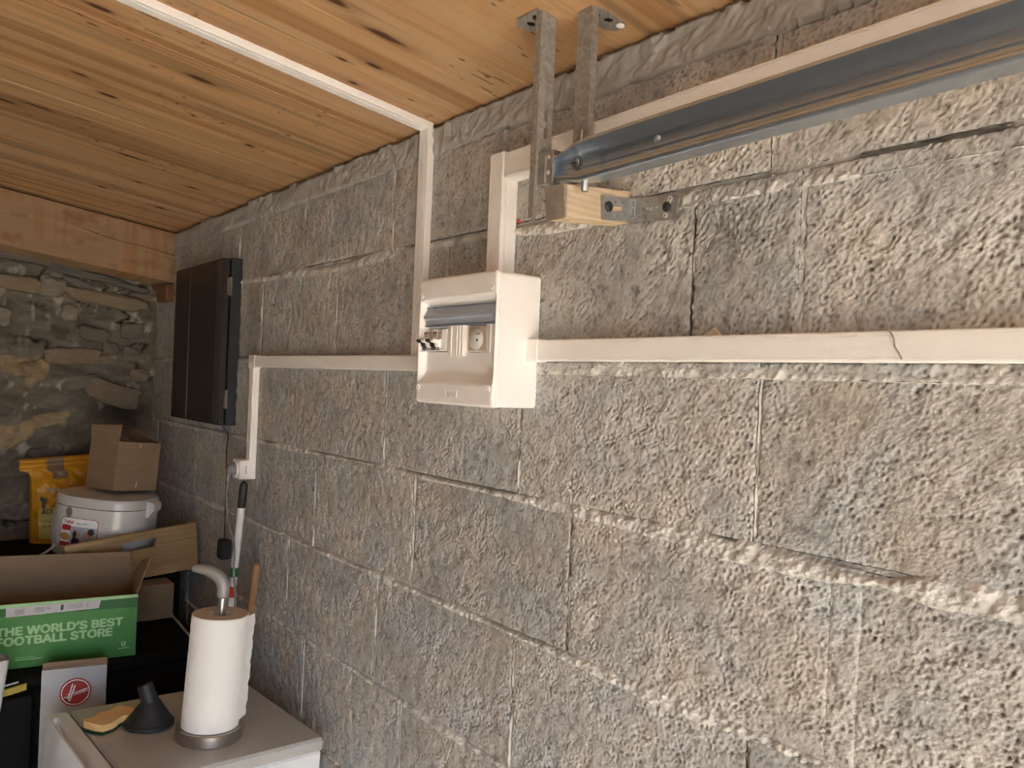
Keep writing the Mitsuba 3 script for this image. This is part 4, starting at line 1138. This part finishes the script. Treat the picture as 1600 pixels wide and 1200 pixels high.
FOFF = .050
part(fy, 'window', side_poly(affinity.scale(Point(0, 0).buffer(1, 24), .0125, .019).__class__(affinity.translate(affinity.scale(Point(0, 0).buffer(1, 24), .0105, .0150), -.102, .140)), .0008), 'mat_window', label='small oval viewing window')
stk = part(fy, 'sticker', side_poly(rrect(-.124, .036, -.010, .126, .012), .0006), 'mat_sticker', label='printed sticker with a family photo')
part(stk, 'border', side_poly(rrect(-.124, .036, -.010, .126, .012).difference(rrect(-.1225, .0375, -.0115, .1245, .011)), .0012), 'mat_logored')
part(stk, 'photo', side_poly(sbox(-.092, .038, -.013, .1015), .0012), 'mat_sticker_grey')
part(stk, 'badge', side_poly(rrect(-.119, .088, -.090, .104, .004), .0018), 'mat_logored')
part(stk, 'badge', side_poly(rrect(-.121, .041, -.090, .054, .003), .0018), 'mat_logored')
part(stk, 'printed_food', side_poly(affinity.translate(affinity.scale(Point(0, 0).buffer(1, 16), .0155, .0105), -.107, .070), .0018), 'mat_food')
part(stk, 'printed_person', side_poly(affinity.translate(affinity.scale(Point(0, 0).buffer(1, 14), .012, .015), -.073, .057), .0018), 'mat_purple')
part(stk, 'printed_person', side_poly(affinity.translate(affinity.scale(Point(0, 0).buffer(1, 14), .0075, .010), -.070, .078), .0020), 'mat_skin')
part(stk, 'printed_hair', side_poly(affinity.translate(affinity.scale(Point(0, 0).buffer(1, 14), .0055, .011), -.076, .079), .0024), 'mat_hair')
part(stk, 'printed_person', side_poly(Polygon([(-.055, .040), (-.050, .058), (-.036, .068), (-.020, .062), (-.014, .050), (-.014, .040)]), .0018), 'mat_teal')
part(stk, 'printed_person', side_poly(affinity.translate(affinity.scale(Point(0, 0).buffer(1, 14), .0065, .009), -.044, .080), .0020), 'mat_skin')
part(stk, 'printed_person', side_poly(affinity.translate(affinity.scale(Point(0, 0).buffer(1, 14), .0070, .010), -.032, .080), .0020), 'mat_skin')
part(stk, 'printed_hair', side_poly(affinity.translate(affinity.scale(Point(0, 0).buffer(1, 14), .0095, .0095), -.029, .090), .0024), 'mat_hair')


def side_text(txt, hgt, u_, h_, m, wid, bold=True):
    tm_ = meshkit.text_mesh(txt, hgt, .0006, bold); tm_.apply_scale([wid / tm_.bounds[1, 0], 1, 1])
    V = np.array([on_side(u_ + v_[0], h_ + v_[1], .0014 + v_[2]) for v_ in tm_.vertices])
    part(stk, 'lettering', trimesh.Trimesh(V, tm_.faces, process=False), m)


side_text('Tefal', .0088, -.1135, .1085, 'mat_logored', .031)
side_text('Maxi Fry', .0052, -.074, .1085, 'mat_greyink', .036, False)
side_text('FAMILY', .0042, -.1165, .094, 'mat_sticker', .024)
FOFF = 0.
# grey bands moulded on the left shoulder
part(fy, 'side_grip', side_poly(Polygon([(-.150, .060), (-.143, .060), (-.137, .150), (-.1445, .150)]), .003, .003), 'mat_fryer')
cw = spline([on_side(-.152, .05, .004), FC + np.array([.02, -.155, .045]), FC + np.array([.01, -.195, .012]), FC + np.array([.03, -.215, .004])], 8)
part(fy, 'cord', tube(cw, .0042, 8), 'mat_pole', smooth=40)

# carton on the fryer
cn = thing('open_carton', 'small open brown carton leaning on the fryer lid', 'cardboard box')
CA = np.array([-2.905, -.283, -.4812])      # near lower corner
CR_ = np.array([-2.965, -.128, -.4812]); cu = CR_ - CA; CWR = np.linalg.norm(cu); cu /= CWR
cl = np.array([-.90, -.37, 0]); cl -= cu * (cl @ cu); cl /= np.linalg.norm(cl); CWL = .155
cn_ = np.cross(cu, cl); cn_ *= np.sign(cn_[2])
la = math.radians(5.0); cn2 = cn_ * math.cos(la) + cu * math.sin(la); cu2 = cu * math.cos(la) - cn_ * math.sin(la)


def cpt(a_, b_, h_): return CA + cu2 * a_ + cl * b_ + cn2 * h_ + np.array([0, 0, .012])


CH = .170
part(cn, 'right_wall', slab(cpt(0, 0, 0), cpt(CWR, 0, 0), cpt(CWR, 0, CH), cpt(0, 0, CH), cl, .003), 'mat_card')
part(cn, 'left_wall', slab(cpt(0, .003, 0), cpt(0, CWL, 0), cpt(0, CWL, CH), cpt(0, .003, CH), cu2, .003), 'mat_card')
part(cn, 'back_wall', slab(cpt(.003, CWL, 0), cpt(CWR, CWL, 0), cpt(CWR, CWL, CH), cpt(.003, CWL, CH), -cl, .003), 'mat_card')
part(cn, 'far_wall', slab(cpt(CWR, .003, 0), cpt(CWR, CWL - .003, 0), cpt(CWR, CWL - .003, CH), cpt(CWR, .003, CH), -cu2, .003), 'mat_card')
part(cn, 'bottom', slab(cpt(.003, .003, 0), cpt(CWR - .003, .003, 0), cpt(CWR - .003, CWL - .003, 0), cpt(.003, CWL - .003, 0), cn2, .003), 'mat_card')
part(cn, 'left_flap', slab(cpt(0, .0, CH), cpt(0, CWL, CH), cpt(-.006, CWL, CH + .050), cpt(.004, .0, CH + .058), cu2, .003), 'mat_card')
part(cn, 'far_flap', slab(cpt(CWR, .003, CH), cpt(CWR, CWL, CH), cpt(CWR - .02, CWL, CH + .045), cpt(CWR - .03, .09, CH + .04), -cu2, .003), 'mat_card')
for h0 in (CH - .022, .012): part(cn, 'clear_tape', slab(cpt(CWR * .5, -.0006, h0), cpt(CWR * .5 + .004, -.0006, h0), cpt(CWR * .5 + .005, -.0006, h0 + .018), cpt(CWR * .5 + .001, -.0006, h0 + .018), cl, .001), 'mat_tape_clear')

# crate panel in front of the fryer
cr_ = thing('crate_panel', 'wooden crate side of two boards with a hand slot leaning before the fryer', 'crate')
KA, KB = np.array([-2.765, -.452, -.612]), np.array([-2.835, -.030, -.5825])
ku = KB - KA; KL = np.linalg.norm(ku); ku /= KL; kn = np.array([ku[1], -ku[0], 0]); kn /= np.linalg.norm(kn); kn *= np.sign(kn[0]); kv = np.cross(kn, ku); kv *= np.sign(kv[2])


def board(poly, th, off):
    m = extr(poly, th, KA + kn * off, ku, kv, kn)
    uv_ = np.stack([(m.vertices - KA) @ ku, (m.vertices - KA) @ kv + off * 9], 1)
    return m, uv_


hole = sbox(.180, -.040, .278, -.030).buffer(.008)
b1, u1 = board(Polygon([(0, -.030), (0, 0), (KL, 0), (KL, -.052), (.19, -.052)]).buffer(-.001).buffer(.001).difference(affinity.translate(hole, 0, -.004)), .016, .002)
part(cr_, 'board', b1, 'mat_crate', uv=u1)
b2, u2 = board(Polygon([(.02, -.054), (KL + .004, -.054), (KL + .004, -.166), (.02, -.150)]).difference(affinity.translate(hole, 0, -.012)), .012, .0)
part(cr_, 'board', b2, 'mat_crate', uv=u2)
b3, u3 = board(sbox(KL - .022, -.16, KL, -.004), .014, -.016)
part(cr_, 'batten', b3, 'mat_crate', uv=u3)
b4, u4 = board(sbox(.06, -.15, .082, -.045), .014, -.016)
part(cr_, 'batten', b4, 'mat_crate', uv=u4)
bc = thing('brown_carton', 'low brown carton mostly hidden under the wooden crate side', 'cardboard box')
whole(bc, cbox((-2.838, -.33, -.888), (-2.745, -.115, -.770), .003), 'mat_card')

# yellow bag
yb = thing('pet_food_bag', 'yellow pet food bag folded shut with brown tape against the stone wall', 'bag')
nu, nv = 44, 60
Ug, Zg = np.meshgrid(np.linspace(0, 1, nu), np.linspace(0, 1, nv), indexing='ij'); u, w = Ug.ravel(), Zg.ravel()
nf = meshkit.fbm(np.stack([u * 5, u * 0, w * 7], 1), 4, 71); nf2 = meshkit.fbm(np.stack([u * 9 + w * 7, u * 0, w * 3], 1), 3, 72)
ytl, ytr, ybl, ybr = -.500, -.245, -.468, -.230
top = -.393
taper = np.where(w > .86, 0, np.clip((.86 - w) / .10, 0, 1))
yv = (ybl + (ytl - ybl) * np.where(w > .86, 1, w * .25)) * (1 - u) + (ybr + (ytr - ybr) * w) * u
yv = yv + .026 * (1 - u) * taper * np.clip((w - .3) / .5, 0, 1) * 0 + .02 * taper * (1 - 2 * u) * .6
belly = .055 * np.sin(np.pi * np.clip(u, .02, .98)) ** .6 * np.clip((.90 - w) / .35, 0, 1) ** .7
xv = -3.395 + .05 + belly + .030 * (nf - .5) + .022 * (nf2 - .5) * np.clip(w * 1.4, 0, 1)
xv = np.where(w > .88, -3.345 + .008 * (nf - .5) + .006 * np.sin(w * 60), xv)
zv = -.711 + w * (top + .711) + (.014 * (u - .5)) * w
Vf = np.stack([xv, yv, zv], 1)
Vb = np.stack([np.minimum(xv - .012, -3.375 + 0 * xv), yv, zv], 1)
F = grid_faces(nu, nv); k_ = nu * nv
idx = np.concatenate([np.arange(nu) * nv, (nu - 1) * nv + np.arange(1, nv), (np.arange(nu - 1)[::-1]) * nv + nv - 1, np.arange(1, nv - 1)[::-1]]); j2 = np.roll(idx, -1)
Fs = np.vstack([np.stack([idx, j2, j2 + k_], 1), np.stack([idx, j2 + k_, idx + k_], 1)])
part(yb, 'sack', trimesh.Trimesh(np.vstack([Vf, Vb]), np.vstack([F[:, ::-1], F + k_, Fs]), process=False), 'mat_bag', smooth=60)


def bagpt(uu, ww, o):
    i, j = np.clip(uu, 0, 1) * (nu - 1), np.clip(ww, 0, 1) * (nv - 1)
    q = np.array([map_coordinates(Vf[:, k].reshape(nu, nv), [[i], [j]], order=1)[0] for k in range(3)]); return q + [o, 0, 0]


def bagpatch(u0_, u1_, w0, w1, o, n=8):
    P = np.array([bagpt(a_, b_, o) for a_ in np.linspace(u0_, u1_, n) for b_ in np.linspace(w0, w1, n)])
    P2 = P - [.001, 0, 0]; F = grid_faces(n, n)
    return trimesh.Trimesh(np.vstack([P, P2]), np.vstack([F[:, ::-1], F + n * n]), process=False)


part(yb, 'tape', bagpatch(.33, .55, .76, 1.0, .006), 'mat_tape', smooth=True, label='strip of brown packing tape')
part(yb, 'label_panel', bagpatch(.10, .62, .06, .42, .004, 12), 'mat_bag_pale', smooth=True)


def bagtext(txt, hgt, uu, ww, m, wid, o=.005, bold=True):
    tm_ = meshkit.text_mesh(txt, hgt, .001, bold); tm_.apply_scale([wid / tm_.bounds[1, 0], 1, 1])
    V = np.array([bagpt(uu + v_[0] / .25, ww + v_[1] / .31, o + v_[2]) for v_ in tm_.vertices])
    part(yb, 'lettering', trimesh.Trimesh(V, tm_.faces, process=False), m)


bagtext('ADULT', .019, .13, .355, 'mat_ink', .085, .006)
bagtext('Pouet', .013, .22, .62, 'mat_box_white', .05, .006)
bagtext('Chat adulte', .010, .16, .255, 'mat_greyink', .075, .006, False)
bagtext('au poulet', .008, .14, .20, 'mat_greyink', .06, .006, False)
dogp = Polygon([(0, 0), (.004, .010), (.002, .020), (-.004, .026), (-.002, .034), (.006, .038), (.010, .032), (.018, .030), (.022, .022), (.016, .018), (.014, .008), (.016, 0), (.008, -.008)])
dm_ = trimesh.creation.extrude_polygon(dogp, .001, engine='earcut')
part(yb, 'silhouette', trimesh.Trimesh(np.array([bagpt(.13 + v_[0] / .25, .44 + v_[1] / .31, .006 + v_[2]) for v_ in dm_.vertices]), dm_.faces, process=False), 'mat_ink')

# things at the far left, cut by the frame
wp_ = thing('paper_sack', 'crumpled white paper sack at the left beside the dark case', 'bag')
m = extr(rrect(-.05, -.03, .05, .03, .01, 3), .60, (-2.33, -.735, -1.40), (0, 1, 0), (-1, 0, 0), UP).subdivide().subdivide().subdivide()
v = m.vertices.copy(); tt = (v[:, 2] + 1.40) / .60
v[:, 1] += .075 * tt - .03 + .008 * (meshkit.fbm(v * 14, 3, 9) - .5); v[:, 0] += .012 * (meshkit.fbm(v * 18, 3, 10) - .5); v[:, 2] += np.where(tt > .9, .02 * (meshkit.fbm(v * 40, 2, 6) - .5), 0)
m.vertices = v; m.vertices[:, 2] = np.where(tt < .05, -ZS + 0 * tt, m.vertices[:, 2])
part(wp_, 'sack', m, 'mat_box_white', smooth=40)
for i, h_ in enumerate((-.875, -.905, -.97, -1.02)):
    part(wp_, 'crease_line', cbox((-2.2985, -.745 + i * .002, h_), (-2.2965, -.672 - .006 * i, h_ + .0012), .0003), 'mat_logored' if i in (0, 1) else 'mat_grey')
tw = spline([(-2.33, -.70, -.80), (-2.32, -.685, -.785), (-2.325, -.67, -.80), (-2.315, -.66, -.782)], 5)
part(wp_, 'twine', tube(tw, .003, 6), 'mat_greyink')
dc = thing('dark_case', 'black case with a yellow strip beside the white paper sack', 'case')
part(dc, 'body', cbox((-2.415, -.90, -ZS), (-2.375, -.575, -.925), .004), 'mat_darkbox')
part(dc, 'yellow_strip', hull([(-2.374, -.66, -.915 + .0), (-2.374, -.592, -.905), (-2.374, -.66, -.897), (-2.374, -.592, -.888), (-2.366, -.66, -.915), (-2.366, -.592, -.905), (-2.366, -.66, -.897), (-2.366, -.592, -.888)]), 'mat_yellow')
part(dc, 'grey_strip', hull([(-2.374, -.66, -.890), (-2.374, -.610, -.884), (-2.374, -.66, -.886), (-2.374, -.610, -.880), (-2.370, -.66, -.890), (-2.370, -.610, -.884), (-2.370, -.66, -.886), (-2.370, -.610, -.880)]), 'mat_grey')
pc = thing('purple_cloth', 'dark purple cloth heap on the floor at the left', 'cloth')
m = trimesh.creation.icosphere(4); v = m.vertices * np.array([.06, .10, .30]); v[:, 2] = np.where(v[:, 2] < -.34, -.34, v[:, 2])
v *= (1 + .30 * (meshkit.fbm(m.vertices * 3, 4, 31) - .5))[:, None]
m.vertices = v + np.array([-2.20, -.74, 0]); m.vertices[:, 2] += -ZS - m.vertices[:, 2].min() + .0
whole(pc, m, 'mat_cloth_purple', smooth=True)
